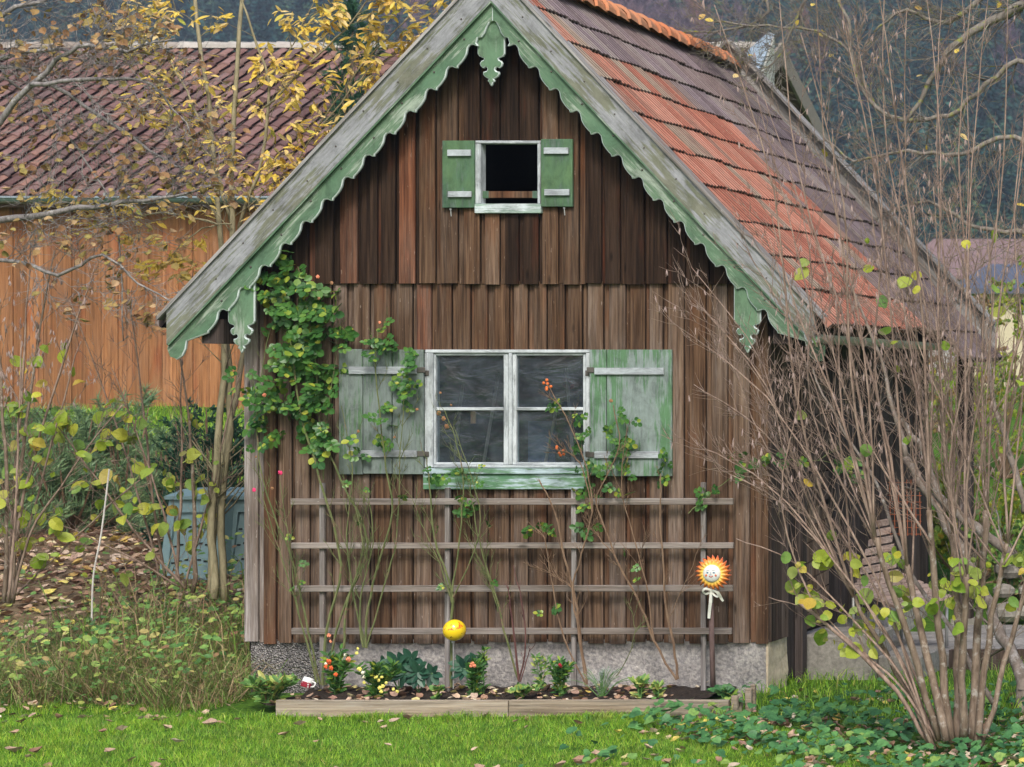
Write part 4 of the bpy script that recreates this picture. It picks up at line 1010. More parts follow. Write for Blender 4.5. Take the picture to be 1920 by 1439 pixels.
for (px, py, s_) in ((408, 1362, .1), (215, 1376, .08), (214, 1407, .08), (345, 1395, .09), (12, 1404, .12), (60, 1410, .1), (290, 1437, .08), (730, 1357, .08), (548, 1362, .09), (735, 1393, .05), (1075, 1418, .12), (1060, 1424, .1), (1098, 1425, .08), (935, 1430, .07), (1130, 1412, .08), (1235, 1370, .07), (1075, 1360, .08), (1155, 1377, .07), (590, 1390, .05), (22, 1376, .08), (200, 1378, .06), (310, 1424, .08), (1210, 1422, .07), (1385, 1430, .09), (905, 1424, .08)):
    Yg = F*(ZC+.03)/(py-CY)-D; p = P(px, py, Yg); p.z = gz(p.x, p.y)
    o = link('fallen_leaf', lp); o.matrix_world = flat_M(p, s_, .35, .045)
    tag(o, 'single dry fallen leaf lying flat on the mown lawn', 'leaf', 'dry leaves fallen on the mown lawn')
# ivy ground cover right
random.seed(51)
pts = on_ground(6500, (1.5, 6.3), (-3.8, -.3), lambda x, y: np.where(y < -1.0, .8, .3)*np.where((y < -1.6-.75*(x-1.5)) & (x < 3.2), .12, 1)*np.where((x < 1.95) & (y > -1.05), 0, 1)*np.clip(.62+.6*np.sin(x*5+y*2)*np.sin(y*4.3-x), .1, 1), 7)
pv, pf = leaf_proto('heart')
Ms = [leaf_mat4((p[0], p[1], p[2]+U(.02, .15)), U(.035, .085), (0, -.5, 1), .1, 1.) for p in pts]
tag(link('ground_ivy', join_copies('ground_ivy', pv, pf, Ms, L_ivy)), 'dense dark green ivy-like ground cover at the bottom right corner', 'ground cover', kind='stuff')
# weedy bank left
random.seed(52)
bank = lambda x, y: np.where(y < 1.6-.2*np.abs(x+2.9), 1, 0)*np.where(y > -.75+.25*np.clip(-x-3.6, 0, 3)+.15*np.sin(x*4), 1, 0)*np.where(x < -3.6, .55*np.clip(1.25+(x+3.6)*.42, 0, 1), 1)*np.where((x > -2.0) & (y > -.1), 0, 1)
tag(blades('dry_bank_grass', 22000, (-5.6, -1.75), (-.9, 1.7), .08, .42, .0065, L_grassd, .95, bank, 8, True), 'tangled dry brown and green grass on the bank left of the house corner', 'weeds', kind='stuff')
tag(blades('tall_stalks', 900, (-4.6, -1.95), (-.2, 1.9), .35, .85, .008, L_grassd, .35, lambda x, y: np.where((x > -2.0) & (y > -.1), 0, 1)*np.exp(-((x+2.8)/1.0)**2), 18, True), 'tall straggly brown and green stalks rising above the bank by the house corner', 'weeds', kind='stuff')
tag(blades('fringe_grass', 5000, (-1.75, 1.6), (-1.16, -1.01), .03, .085, .006, M_lawn, .5, lambda x, y: .25+.75*(np.sin(x*7+np.sin(x*3)*2) > .2), 9, True), 'longer grass fringe along the wooden bed edge', 'grass', kind='stuff')
pts = on_ground(8500, (-5.6, -1.9), (-.75, 3.0), lambda x, y: np.where((x > -2.0) & (y > -.1), 0, 1)*np.where(x < -3.6, .35*np.clip(1.2+(x+3.6)*.5, 0, 1), 1)*.7*np.where(y > 1.6, .6, 1), 10)
pv, pf = leaf_proto('oval')
Ms = [leaf_mat4((p[0], p[1], p[2]+U(.02, 1)**1.6*.62*(1-.3*abs(p[0]+2.9))), U(.025, .075), (0, -.6, .8), .0, .8) for p in pts]
Ms = [M for M in Ms if M.translation.z > gz(M.translation.x, M.translation.y)]
tag(link('bank_weeds', join_copies('bank_weeds', pv, pf, Ms, L_weed)), 'leafy green weeds mixed into the grass bank beside the house', 'weeds', kind='stuff')

# ================================================================ flower bed
random.seed(60)
m, t, out = new_mat('bed_soil'); v = coords(t, rnd=False); n1 = noise(t, v, 60, 8, .75); bsdf(t, out, ramp(t, n1, [(.35, (.012, .009, .007)), (.6, (.05, .036, .028)), (.8, (.14, .11, .09))]), .95, n1, 1., .02); M_soil = m
xs2 = np.linspace(P(500, 0, -.8).x, 1.72, 90); ys2 = np.linspace(-.93, .01, 26)
so = grid_mesh('bed_soil', xs2, ys2, lambda X, Y: .045+.02*np.sin(X*9+Y*5)*np.sin(Y*11)+.012*np.sin(X*31)*np.cos(Y*27), M_soil); tag(so, kind='structure')
be = thing('bed_edging', (0, -.95, 0), 'weathered timber edging board along the front of the flower bed', 'garden edging')
xl, xr = P(520, 0, -.96).x, P(1368, 0, -.96).x; xm2 = P(955, 0, -.96).x
for (a_, c_) in ((xl, xm2), (xm2+.006, xr)):
    b = MB(); n0 = 12
    b.box(a_, c_, -.985, -.945, -.09, .086+U(-.003, .003)); o = b.build('board', M_bed, be); md = o.modifiers.new('b', 'BEVEL'); md.width = .006; md.segments = 2
for (px, w_, h_, y_) in ((1372, 12, .115, -.96), (1384, 8, .12, -.90), (1398, 12, .15, -.83), (1408, 9, .17, -.78)):
    a_ = P(px, 0, y_).x; b = MB(); b.box(a_, a_+w_*.0038, y_-.02, y_+.02, -.05, h_, 0, Matrix.Rotation(0, 4, 'Y')); o = b.build('corner_stub', M_bed, be); o.modifiers.new('b', 'BEVEL').width = .006
# trellis
tr_ = thing('trellis', (0, -.10, .05), 'grey wooden slat trellis of four rails fixed to the house front', 'trellis')
for (y0_, y1_) in ((935, 947), (1018, 1029), (1098, 1110), (1178, 1190)):
    o = ppart('rail', 548+U(-6, 4), 1372+U(-2, 3), y0_, y1_, -.125, -.10, M_trellis, tr_); o.rotation_euler = (0, -.0008+U(-.0008, .0008), 0)
for (px, pt) in ((603, 906), (838, 915), (1075, 918), (1318, 905)):
    ppart('upright', px-4.5, px+4.5, pt, 1298, -.099, -.075, M_trellisv, tr_)
# sun ornament
sun_o = thing('sun_ornament', P(1336, 1283, -.35), 'smiling orange ceramic sun face with white ribbon bow on a brown stake', 'garden ornament')
c = P(1338, 1075, -.35)
m, t, out = new_mat('sun_glaze'); tc = N(t, 'TexCoord'); le = N(t, 'VectorMath', operation='LENGTH'); L(t, tc.outputs['Object'], le.inputs[0])
cc = ramp(t, mth(t, 'MULTIPLY', le.outputs['Value'], 7.0), [(.46, (.85, .72, .40)), (.56, (.90, .62, .10)), (.72, (.80, .28, .06)), (.9, (.62, .12, .06)), (.97, (.80, .45, .35))]); bsdf(t, out, cc, .25, spec=.5); M_sun = m
vs = [(0, -.03, 0)]; nray = 22; ring0 = []; ring1 = []
for i in range(nray*4):
    a = 2*math.pi*i/(nray*4); ph = i % 4; r = (.100, .118, .136, .112)[ph]; a2 = a+(.05 if ph == 2 else 0)
    ring0.append((.066*math.cos(a), -.034, .066*math.sin(a))); ring1.append((r*math.cos(a2), -.008, r*math.sin(a2)))
midr = [((a_[0]*.62+b_[0]*.38), -.034-(.010 if i % 4 == 2 else 0), (a_[2]*.62+b_[2]*.38)) for i, (a_, b_) in enumerate(zip(ring0, ring1))]
n = nray*4; vs = ring0+midr+ring1+[(x, 0, z) for x, y, z in ring1]+[(0, -.034, 0), (0, 0, 0)]; fs = []
for i in range(n):
    j = (i+1) % n; fs += [(i, j, n+j, n+i), (n+i, n+j, 2*n+j, 2*n+i), (2*n+i, 2*n+j, 3*n+j, 3*n+i), (4*n, j, i), (4*n+1, 3*n+i, 3*n+j)]
def local_part(name, vs, fs, mat, parent, at, smooth=False):
    o = link(name, mesh(name, vs, fs, mat, None, smooth), parent, at); return o
local_part('sun_rays', vs, fs, M_sun, sun_o, c, True)
M_porc = mat_plain('white_glaze', (.80, .82, .80), .2, .03, spec=.5); b = MB(); b.ball((0, -.036, 0), .064, 0, 24, 14, (1, .42, 1)); face = local_part('face', b.v, b.f, M_porc, sun_o, c, True)
def feat(name, els, mat):
    b = MB()
    for (x, z, rx, rz) in els:
        yy = -.036-.42*math.sqrt(max(.064**2-x*x-z*z, 0)); b.ball((x, yy, z), 1, 0, 10, 6, (rx, .0025, rz))
    return local_part(name, b.v, b.f, mat, face, c, True)
feat('eye', [(-.022, .008, .0095, .006), (.024, .008, .0095, .006)], mat_plain('blue_glaze', (.18, .34, .50), .3))
feat('pupil', [(-.022, .009, .004, .004), (.024, .009, .004, .004)], mat_plain('dark_glaze', (.03, .05, .08), .3)).location.y -= .0016
feat('eyebrow', [(-.030+.004*i, .022+.0035*math.sin(i*.6), .003, .0016) for i in range(6)]+[(.014+.004*i, .025-.0035*math.sin((5-i)*.3)+.004, .003, .0016) for i in range(6)], mat_plain('grey_glaze', (.25, .28, .30), .3))
feat('cheek', [(-.032, -.011, .0095, .0095), (.036, -.012, .0085, .0085)], mat_plain('cheek_glaze', (.72, .18, .08), .3))
feat('mouth', [(.003+.003*i, -.0235+.0009*abs(i)**1.5, .004, .0042) for i in range(-4, 5)], mat_plain('lip_glaze', (.55, .16, .14), .3))
feat('nose', [(0, -.006, .011, .004), (0, .004, .004, .012)], mat_plain('nose_glaze', (.52, .55, .60), .25))
b = MB(); b.tube([P(1334, 1100, -.33), P(1333, 1130, -.33)], .014, 8); b.build('neck', M_porc, sun_o, True)
b = MB(); b.tube([P(1333, 1122, -.32), P(1335, 1210, -.32), P(1337, 1290, -.33)], [.017, .019, .020], 7); b.build('stake', mat_bark('stake_bark', (.10, .065, .06), (.20, .14, .13)), sun_o, True)
M_rib = mat_plain('cream_ribbon', (.70, .72, .64), .4, .08)
def ribbon(b, pts, wd, th=.0015):
    n = len(pts); vs = []
    for i, (p, wx) in enumerate(zip(pts, wd)):
        d = (V(pts[min(i+1, n-1)])-V(pts[max(i-1, 0)])).normalized(); sdv = V((d.z, .25, -d.x)).normalized()*wx; vs += [V(p)-sdv, V(p)+sdv, V(p)+sdv+V((0, th, 0)), V(p)-sdv+V((0, th, 0))]
    fs = []
    for i in range(n-1):
        for j in range(4): fs.append((i*4+j, i*4+(j+1) % 4, i*4+4+(j+1) % 4, i*4+4+j))
    b.add(vs, fs)
Yb_ = -.36; b = MB(); ribbon(b, [P(1333, 1109, Yb_), P(1332, 1130, Yb_-.01), P(1330, 1148, Yb_), P(1329, 1160, Yb_)], [.008, .013, .0125, .011])
ribbon(b, [P(1334, 1107, Yb_), P(1347, 1112, Yb_-.02), P(1352, 1122, Yb_), P(1356, 1128, Yb_)], [.007, .011, .012, .008]); b.build('ribbon_tail', M_rib, sun_o)
b = MB(); ribbon(b, smooth_poly([P(1334, 1107, Yb_), P(1322, 1104, Yb_-.03), P(1318, 1110, Yb_-.02), P(1325, 1114, Yb_), P(1334, 1108, Yb_+.01)]), [.008]*17)
ribbon(b, smooth_poly([P(1334, 1107, Yb_), P(1343, 1110, Yb_-.03), P(1346, 1119, Yb_-.02), P(1339, 1116, Yb_), P(1334, 1108, Yb_+.01)]), [.007]*17); b.build('ribbon_bow', M_rib, sun_o)
# glass ball on rod
gb_ = thing('glass_ball_ornament', P(848, 1285, -.3), 'yellow glass ball with orange-red blotches on a thin metal rod', 'garden ornament')
m, t, out = new_mat('yellow_ball_glaze'); v = coords(t, rnd=False); n1 = noise(t, v, 14, 5, .65, .6); n2 = noise(t, v, 34, 3, .6)
cc = mix(t, ramp(t, n1, [(.57, (0,)*3), (.60, (1,)*3)]), (.86, .62, .02), (.72, .12, .02)); cc = mix(t, ramp(t, n2, [(.66, (0,)*3), (.69, (1,)*3)]), cc, (.15, .05, .01)); bsdf(t, out, cc, .12, spec=.6)
b = MB(); b.ball((0, 0, 0), .079, 0, 28, 18); local_part('ball', b.v, b.f, m, gb_, P(852, 1182, -.3), True)
b = MB(); b.tube([P(850, 1203, -.3), P(850, 1292, -.3)], .0045, 6); b.build('rod', M_zinc, gb_)
b = MB(); b.tube([P(850, 1200, -.3), P(850, 1206, -.3)], .012, 10); b.build('collar', M_zinc, gb_)
# dotted mug in the bed
mg = thing('toppled_mug', P(570, 1290, -.6), 'small white mug with red dotted band lying tilted at the bed corner', 'mug')
m, t, out = new_mat('dotted_band'); vo = N(t, 'TexVoronoi'); vo.inputs['Scale'].default_value = 55; vo.inputs['Randomness'].default_value = .15; L(t, coords(t, rnd=False), vo.inputs['Vector'])
bsdf(t, out, mix(t, ramp(t, vo.outputs['Distance'], [(.32, (1,)*3), (.38, (0,)*3)]), (.30, .03, .05), (.75, .72, .72)), .3)
RM = Matrix.Translation(P(571, 1291, -.6)) @ Matrix.Rotation(.28, 4, 'Y') @ Matrix.Rotation(-.3, 4, 'X')
for nm, prof, mm in (('cup', [(.0, 0), (.028, 0), (.034, .02), (.037, .05), (.036, .08), (.033, .08), (.033, .03)], M_porc), ('painted_band', [(.0347, .008), (.0375, .02), (.0392, .045)], m)):
    vs = []; fs = []; k = 16
    for (r, z) in prof:
        for i in range(k): a = 2*math.pi*i/k; vs.append(RM @ V((r*math.cos(a), r*math.sin(a), z)))
    for j in range(len(prof)-1):
        for i in range(k): fs.append((j*k+i, j*k+(i+1) % k, (j+1)*k+(i+1) % k, (j+1)*k+i))
    obj(nm, vs, fs, mm, mg, None, True)
b = MB(); b.tube([RM @ V(p) for p in smooth_poly([(.034, 0, .06), (.058, 0, .055), (.056, 0, .028), (.034, 0, .02)])], .005, 6); b.build('handle', M_porc, mg, True)

# ---- bed plants
M_petal_y = mat_plain('yellow_petal', (.80, .74, .18), .5, .1); M_petal_c = mat_plain('coral_petal', (.85, .28, .16), .5, .15); M_petal_o = mat_plain('orange_red_petal', (.80, .14, .04), .5, .15)
M_petal_r = mat_plain('dark_red_petal', (.42, .02, .04), .5, .1); M_petal_p = mat_plain('pink_petal', (.80, .05, .18), .5, .1); M_cream_p = mat_plain('cream_petal', (.80, .78, .62), .5, .08); M_hip = mat_plain('orange_hip', (.70, .17, .04), .35, .1); M_deadf = mat_plain('dead_bloom', (.30, .16, .08), .9, .3)
M_stemg = mat_plain('green_stem', (.10, .22, .06), .6)
def bloom(b, p, r, n=6):
    for i in range(n):
        a = 2*math.pi*i/n+U(-.3, .3); q = V(p)+V((math.cos(a)*r*.55, U(-.4, .1)*r, math.sin(a)*r*.55)); b.ball(q, r*.5*U(.8, 1.1), 0, 6, 4, (1, .6, 1))
    b.ball(V(p)+V((0, -r*.3, 0)), r*.42, 0, 6, 4)
def bedplant(name, label, cat, base, stems, leafkind, leafmat, lsize, nl, height, spread, flowers=None, group=None, droop=-.5, wmul_=1.):
    px, py, Y = base; o0 = P(px, py, Y); o0.z = .05; r = thing(name, o0, label, cat, group)
    b = MB(); Ms = []
    for i in range(stems):
        a = U(0, 6.28); lean = U(0, spread); tip = o0+V((math.cos(a)*lean, math.sin(a)*lean*.6, height*U(.6, 1))); pts = smooth_poly([o0+V((math.cos(a)*.01, math.sin(a)*.01, -.02)), o0.lerp(tip, .5)+V((0, 0, .03)), tip], 3)
        b.tube(pts, [.0035*(1-.5*j/len(pts)) for j in range(len(pts))], 4)
        for j in range(nl): p, d = interp(pts, U(.1, 1)); Ms.append(leaf_mat4(p, lsize*U(.7, 1.2), (0, -.6, .8), droop, .9))
    b.build('stem', M_stemg, r); add_leaves(r, Ms, leafkind, leafmat, limit=120)
    for (fx, fy, fr, fm) in (flowers or []):
        b = MB(); bloom(b, P(fx, fy, Y-.05), fr); b.build('flower', fm, r, True)
    return r
random.seed(61)
bedplant('snapdragon', 'coral and orange snapdragon at the left end of the bed beside the first trellis upright', 'flower', (630, 1285, -.45), 9, 'long', L_rose, .07, 26, .34, .12, [(617, 1192, .016, M_petal_c), (620, 1203, .012, M_petal_c), (654, 1236, .020, M_petal_c), (648, 1229, .013, M_cream_p), (617, 1241, .022, M_petal_o), (612, 1250, .018, M_petal_o), (621, 1253, .018, M_petal_o), (630, 1265, .016, M_petal_o), (611, 1245, .012, M_cream_p)])
bedplant('snapdragon', 'pale yellow snapdragon with many blooms leaning over the bed edge', 'flower', (705, 1295, -.6), 12, 'long', L_rose, .07, 24, .26, .16, [(669, 1225, .014, M_petal_y), (671, 1217, .012, M_petal_y), (674, 1255, .018, M_petal_y), (680, 1262, .014, M_cream_p), (683, 1270, .013, M_cream_p), (683, 1280, .013, M_petal_y), (705, 1270, .016, M_petal_y), (710, 1276, .014, M_petal_y), (716, 1270, .012, M_petal_y), (712, 1290, .016, M_petal_y), (718, 1287, .015, M_petal_y), (724, 1281, .012, M_petal_y), (745, 1297, .013, M_petal_y), (738, 1293, .012, M_petal_y), (715, 1297, .014, M_petal_y)])
bedplant('snapdragon', 'green snapdragon with one coral bloom right of the yellow ball', 'flower', (890, 1300, -.55), 7, 'long', L_rose, .065, 22, .26, .10, [(886, 1245, .017, M_petal_c), (890, 1249, .015, M_petal_c), (883, 1249, .012, M_petal_c)])
bedplant('snapdragon', 'tall thin snapdragon spike with no bloom behind the coral one', 'flower', (905, 1290, -.35), 3, 'long', L_rose, .055, 26, .34, .04)
bedplant('snapdragon', 'bushy snapdragon with one dark red bloom near the third trellis upright', 'flower', (1052, 1298, -.5), 9, 'long', L_rose, .06, 24, .27, .12, [(1050, 1247, .014, M_petal_r), (1052, 1250, .011, M_petal_r)])
bedplant('snapdragon', 'loose leggy snapdragon leaning left against the concrete base', 'flower', (1015, 1290, -.3), 5, 'long', L_weed, .055, 18, .32, .10)
bedplant('silver_herb', 'silvery grey feathery herb in front of the concrete base', 'herb', (1128, 1298, -.5), 34, 'needle', L_grey, .04, 22, .20, .26)
bedplant('green_tuft', 'small light green tuft in the bed, left of two at the right side', 'plant', (1200, 1300, -.6), 9, 'long', L_weed, .07, 9, .12, .10)
bedplant('green_tuft', 'small light green tuft in the bed, right of two and close to the sun stake', 'plant', (1235, 1298, -.6), 7, 'long', L_weed, .06, 9, .10, .08)
bedplant('low_creeper', 'low round-leaved creeper at the right end of the flower bed', 'plant', (1362, 1300, -.7), 9, 'heart', L_ivy, .05, 9, .08, .15)
bedplant('low_creeper', 'low green mat of leaves in the middle of the bed', 'plant', (975, 1302, -.65), 12, 'oval', L_weed, .04, 14, .08, .18)
bedplant('low_creeper', 'single small green seedling between ball rod and yellow snapdragon', 'plant', (822, 1305, -.7), 4, 'oval', L_weed, .05, 8, .08, .06)
bedplant('leafy_weed', 'lush green leafy weed spilling over the left end of the bed edging', 'plant', (505, 1315, -.85), 22, 'long', L_weed, .09, 12, .17, .24, wmul_=2)
def hellebore(px, py, Y, label, n=6, h=.16, hw=.17):
    o0 = P(px, py, Y); o0.z = .05; r = thing('hellebore', o0, label, 'plant')
    b = MB(); Ms = []
    for i in range(n):
        a = 2*math.pi*i/n+U(-.3, .3); tip = o0+V((math.cos(a)*hw*.5, -abs(math.sin(a))*hw*.3, h*U(.7, 1.2))); b.tube([o0, o0.lerp(tip, .5)+V((0, 0, .02)), tip], .004, 4)
        for j in range(7):
            a2 = 2*math.pi*j/7+U(-.15, .15); y = V((math.cos(a2), -.35, math.sin(a2)*.9-.12)).normalized(); up = V((math.cos(a)*.3, -.9, .5)); x = y.cross(up).normalized(); z = x.cross(y)
            s_ = U(.085, .12); M = Matrix(((x.x*1.5, y.x, z.x, tip.x), (x.y*1.5, y.y, z.y, tip.y), (x.z*1.5, y.z, z.z, tip.z), (0, 0, 0, 1))) @ Matrix.Diagonal((s_, s_, s_, 1)); Ms.append(M)
    b.build('stem', M_stemg, r); add_leaves(r, Ms, 'long', L_hell)
hellebore(748, 1250, -.25, 'dark green hellebore against the wall base, upper left one of the pair', 5, .20, .2)
hellebore(785, 1280, -.35, 'dark green hellebore with fingered leaves, lower right one of the pair', 5, .16, .22)
hellebore(880, 1262, -.25, 'small dark green hellebore right of the yellow ball rod', 3, .19, .1)
# leaves and scraps on the soil
random.seed(62); pv, pf = leaf_proto('curl')
Ms = [flat_M((U(-1.3, 1.5), U(-.9, -.05), .06), U(.03, .075), .5, .01) for i in range(260)]
tag(link('dead_leaves_on_soil', join_copies('dead_leaves_on_soil', pv, pf, Ms, L_litter)), 'small brown dead leaves lying on the dark bed soil', 'fallen leaves', kind='stuff')

# ================================================================ roses
def rose(label, canes, mat, name='rose_bush', sub=(9, .32), leaves=None, lsz=.11, flowers=(), r0=.007, wall=-.06, nleaf_twig=0, kind='rose', lm=None, group=None, cat='rose'):
    """canes: list of (pixel polyline, depth start, depth end, radius)"""
    first = canes[0][0][0]; root = thing(name, P(first[0], first[1], canes[0][1]), label, cat, group); Ms = []; tips = []
    for (poly, ya_, yb_, rad) in canes:
        n = len(poly); pts = smooth_poly([P(p[0], p[1], ya_+(yb_-ya_)*i/(n-1)) for i, p in enumerate(poly)], 4)
        rad *= .85; pts = [p+V((U(-1, 1), 0, U(-1, 1)))*.006 for p in pts]; b = MB(); b.tube(pts, [rad*(1-.65*j/(len(pts)-1)) for j in range(len(pts))], 5)
        tp = []; twigs(b, pts, rad, sub[0], sub[1], 1, .55, .10, .10, tp, (.25, 1.), 3, 0, .35)
        b.build('cane', mat, root); tips += tp
    for (cx_, cy_, rx, ry, n_) in (leaves or []):
        for i in range(n_):
            a = U(0, 6.28); rr = math.sqrt(U(0, 1)); p = P(cx_+rx*rr*math.cos(a), cy_+ry*rr*math.sin(a), U(-.20, -.07)); Ms.append(leaf_mat4(p, lsz*U(.7, 1.25), (0, -1, .35), .35, .9))
    for i in range(nleaf_twig):
        if tips: Ms.append(leaf_mat4(random.choice(tips), lsz*U(.5, 1.), (0, -1, .4), .3, .9))
    if Ms: add_leaves(root, Ms, kind, lm or L_rose)
    for (fx, fy, fr, fm, k) in flowers:
        b = MB()
        if k == 'hips':
            for i in range(6): b.ball(P(fx+U(-8, 8), fy+U(-9, 9), -.2+U(-.03, .03)), fr, 0, 7, 5)
        else: bloom(b, P(fx, fy, -.2), fr)
        b.build('flower' if k != 'hips' else 'rose_hips', fm, root, True)
    return root
random.seed(70)
rose('large leafy green climbing rose covering the upper left of the house front', [([(604, 1285), (612, 1180), (640, 1060), (600, 900), (560, 760), (545, 640), (520, 520)], -.22, -.12, .013), ([(612, 1285), (640, 1150), (690, 1020), (640, 900), (600, 800), (590, 660), (560, 500)], -.2, -.12, .011), ([(600, 1285), (570, 1150), (545, 1040), (500, 930), (480, 800), (490, 700), (510, 600)], -.2, -.1, .009), ([(606, 900), (610, 820), (625, 700), (640, 600)], -.12, -.12, .006)],
     B_green, 'climbing_rose', (7, .3), [(528, 500, 34, 35, 16), (545, 560, 50, 50, 38), (580, 620, 62, 60, 56), (560, 700, 55, 60, 40), (585, 740, 40, 55, 30), (592, 820, 28, 45, 20), (500, 590, 25, 70, 14), (620, 590, 25, 50, 14), (520, 780, 30, 40, 8), (480, 760, 26, 50, 10)], .125,
     [(596, 519, .015, M_petal_c, ''), (622, 531, .014, M_deadf, ''), (496, 741, .016, M_petal_c, ''), (598, 560, .012, M_deadf, '')])
rose('thin rose with two small pink flowers at the left house corner', [([(592, 1280), (560, 1150), (530, 1050), (500, 960), (480, 860)], -.25, -.2, .007), ([(594, 1280), (555, 1120), (540, 1000), (525, 900)], -.28, -.2, .006)], B_green, sub=(10, .3), leaves=[(490, 790, 30, 60, 9), (455, 720, 30, 50, 8)], nleaf_twig=4, lsz=.09, flowers=[(526, 887, .018, M_petal_p, ''), (477, 919, .016, M_petal_p, ''), (511, 916, .012, M_deadf, ''), (480, 857, .009, M_deadf, '')])
rose('bushy brown-caned rose in front of the left shutter', [([(686, 1215), (690, 1140), (712, 1050), (735, 960), (720, 850), (705, 700), (708, 620)], -.25, -.15, .011), ([(686, 1215), (660, 1100), (650, 1000), (660, 880), (640, 760)], -.25, -.15, .008), ([(686, 1215), (720, 1100), (745, 1000), (750, 850), (760, 720)], -.25, -.15, .008), ([(680, 1215), (675, 1120), (700, 1020), (690, 920)], -.3, -.25, .008), ([(645, 1215), (652, 1130), (680, 1030), (665, 950)], -.3, -.2, .011)], B_green, sub=(12, .34), leaves=[(708, 640, 26, 30, 12), (755, 720, 28, 40, 14), (735, 790, 25, 40, 8), (690, 835, 30, 22, 7), (640, 660, 20, 40, 5), (750, 660, 18, 14, 4)], nleaf_twig=6, lsz=.10, flowers=[(712, 605, .012, M_petal_c, ''), (782, 768, .012, M_deadf, ''), (672, 809, .012, M_deadf, ''), (740, 820, .010, M_deadf, '')])
rose('rose with dried brown blooms in front of the left window casement', [([(846, 1290), (846, 1180), (848, 1110), (815, 1010), (806, 930), (800, 860)], -.22, -.2, .013), ([(848, 1110), (862, 1010), (868, 900), (852, 820), (835, 770)], -.22, -.22, .008), ([(850, 1120), (900, 1000), (885, 900), (850, 800)], -.22, -.2, .007), ([(846, 1130), (825, 1060), (790, 980), (770, 930)], -.22, -.2, .006)], B_green, sub=(9, .3), leaves=[(875, 950, 28, 18, 9), (825, 885, 26, 16, 6), (870, 880, 20, 14, 4)], nleaf_twig=6, lsz=.09, flowers=[(823, 775, .020, M_deadf, ''), (832, 785, .018, M_deadf, ''), (838, 800, .018, M_deadf, ''), (826, 737, .010, M_deadf, ''), (846, 760, .010, M_deadf, '')])
rose('slender leaning rose between the yellow ball and the third upright', [([(972, 1275), (950, 1200), (930, 1120), (905, 1040), (888, 960), (880, 900)], -.2, -.2, .009), ([(935, 1150), (915, 1080), (880, 1020)], -.2, -.22, .005)], B_green, sub=(10, .28), nleaf_twig=3, lsz=.07)
rose('short dark red pruned rose stump in the middle of the bed', [([(972, 1278), (965, 1210), (958, 1150), (953, 1100)], -.3, -.3, .011), ([(972, 1278), (985, 1210), (978, 1130), (962, 1060)], -.28, -.26, .008), ([(975, 1278), (990, 1230), (995, 1215)], -.3, -.3, .006)], B_dark, sub=(3, .12), leaves=[(985, 1285, 22, 16, 8)], lsz=.08)
rose('multi-stemmed rose with orange hips in front of the right window casement', [([(1100, 1285), (1090, 1210), (1078, 1120), (1060, 1050), (1040, 960), (1010, 900)], -.25, -.2, .014), ([(1098, 1280), (1085, 1180), (1074, 1110), (1090, 1040), (1110, 960), (1100, 880), (1060, 780), (1026, 720)], -.25, -.2, .010), ([(1098, 1285), (1060, 1200), (1035, 1100), (1020, 1010), (1000, 990)], -.22, -.2, .008), ([(1090, 1200), (1075, 1110), (1050, 1085), (1000, 1060)], -.22, -.25, .006), ([(1110, 960), (1092, 880), (1070, 850), (1046, 845)], -.22, -.24, .006)], B_brownc, sub=(9, .26), leaves=[(1012, 990, 24, 10, 7), (1095, 925, 18, 34, 9), (1080, 830, 14, 22, 6), (1100, 790, 10, 12, 3), (1040, 750, 14, 8, 4), (1025, 1130, 14, 25, 3), (1100, 870, 18, 30, 7)], nleaf_twig=3, lsz=.09, flowers=[(1025, 722, .012, M_hip, 'hips'), (1050, 845, .011, M_hip, 'hips')])
rose('green-caned rose arching across the right shutter', [([(1268, 1275), (1225, 1200), (1195, 1120), (1160, 1060), (1130, 980), (1120, 930), (1160, 840), (1150, 760)], -.22, -.2, .011), ([(1225, 1200), (1210, 1090), (1180, 980), (1165, 900), (1175, 800)], -.22, -.18, .007), ([(1150, 1040), (1110, 990), (1095, 960)], -.2, -.2, .005)], B_brownc, sub=(10, .3), leaves=[(1160, 800, 20, 40, 9), (1170, 850, 25, 35, 10), (1145, 870, 18, 30, 6), (1250, 880, 22, 40, 8), (1175, 910, 22, 20, 4), (1100, 990, 18, 14, 4)], nleaf_twig=4, lsz=.09, flowers=[(1146, 752, .015, M_deadf, '')])
rose('straight reddish thorny rose right of the arching one', [([(1272, 1275), (1262, 1210), (1247, 1120), (1243, 1040), (1238, 960), (1240, 890)], -.24, -.2, .012), ([(1255, 1160), (1290, 1080), (1315, 1010)], -.22, -.2, .004)], B_brownc, sub=(6, .22), leaves=[(1328, 935, 20, 34, 8)], lsz=.09)
rose('small bare rose seedling before the concrete base', [([(1155, 1270), (1180, 1230), (1192, 1180), (1215, 1160)], -.25, -.25, .005), ([(1192, 1180), (1180, 1130)], -.25, -.25, .003)], B_green, sub=(5, .14))
rose('long green briar growing out across the right house corner', [([(1290, 962), (1340, 920), (1400, 880), (1480, 862), (1560, 868), (1600, 880)], -.18, .3, .005)], B_green, sub=(9, .3), leaves=[(1395, 870, 30, 30, 8), (1465, 865, 34, 20, 8), (1590, 880, 30, 36, 14)], lsz=.09)
rose('dry vine on the porch wall at right', [([(1640, 1180), (1650, 1000), (1600, 860), (1620, 760)], .9, .9, .006)], B_brownc, sub=(10, .5))

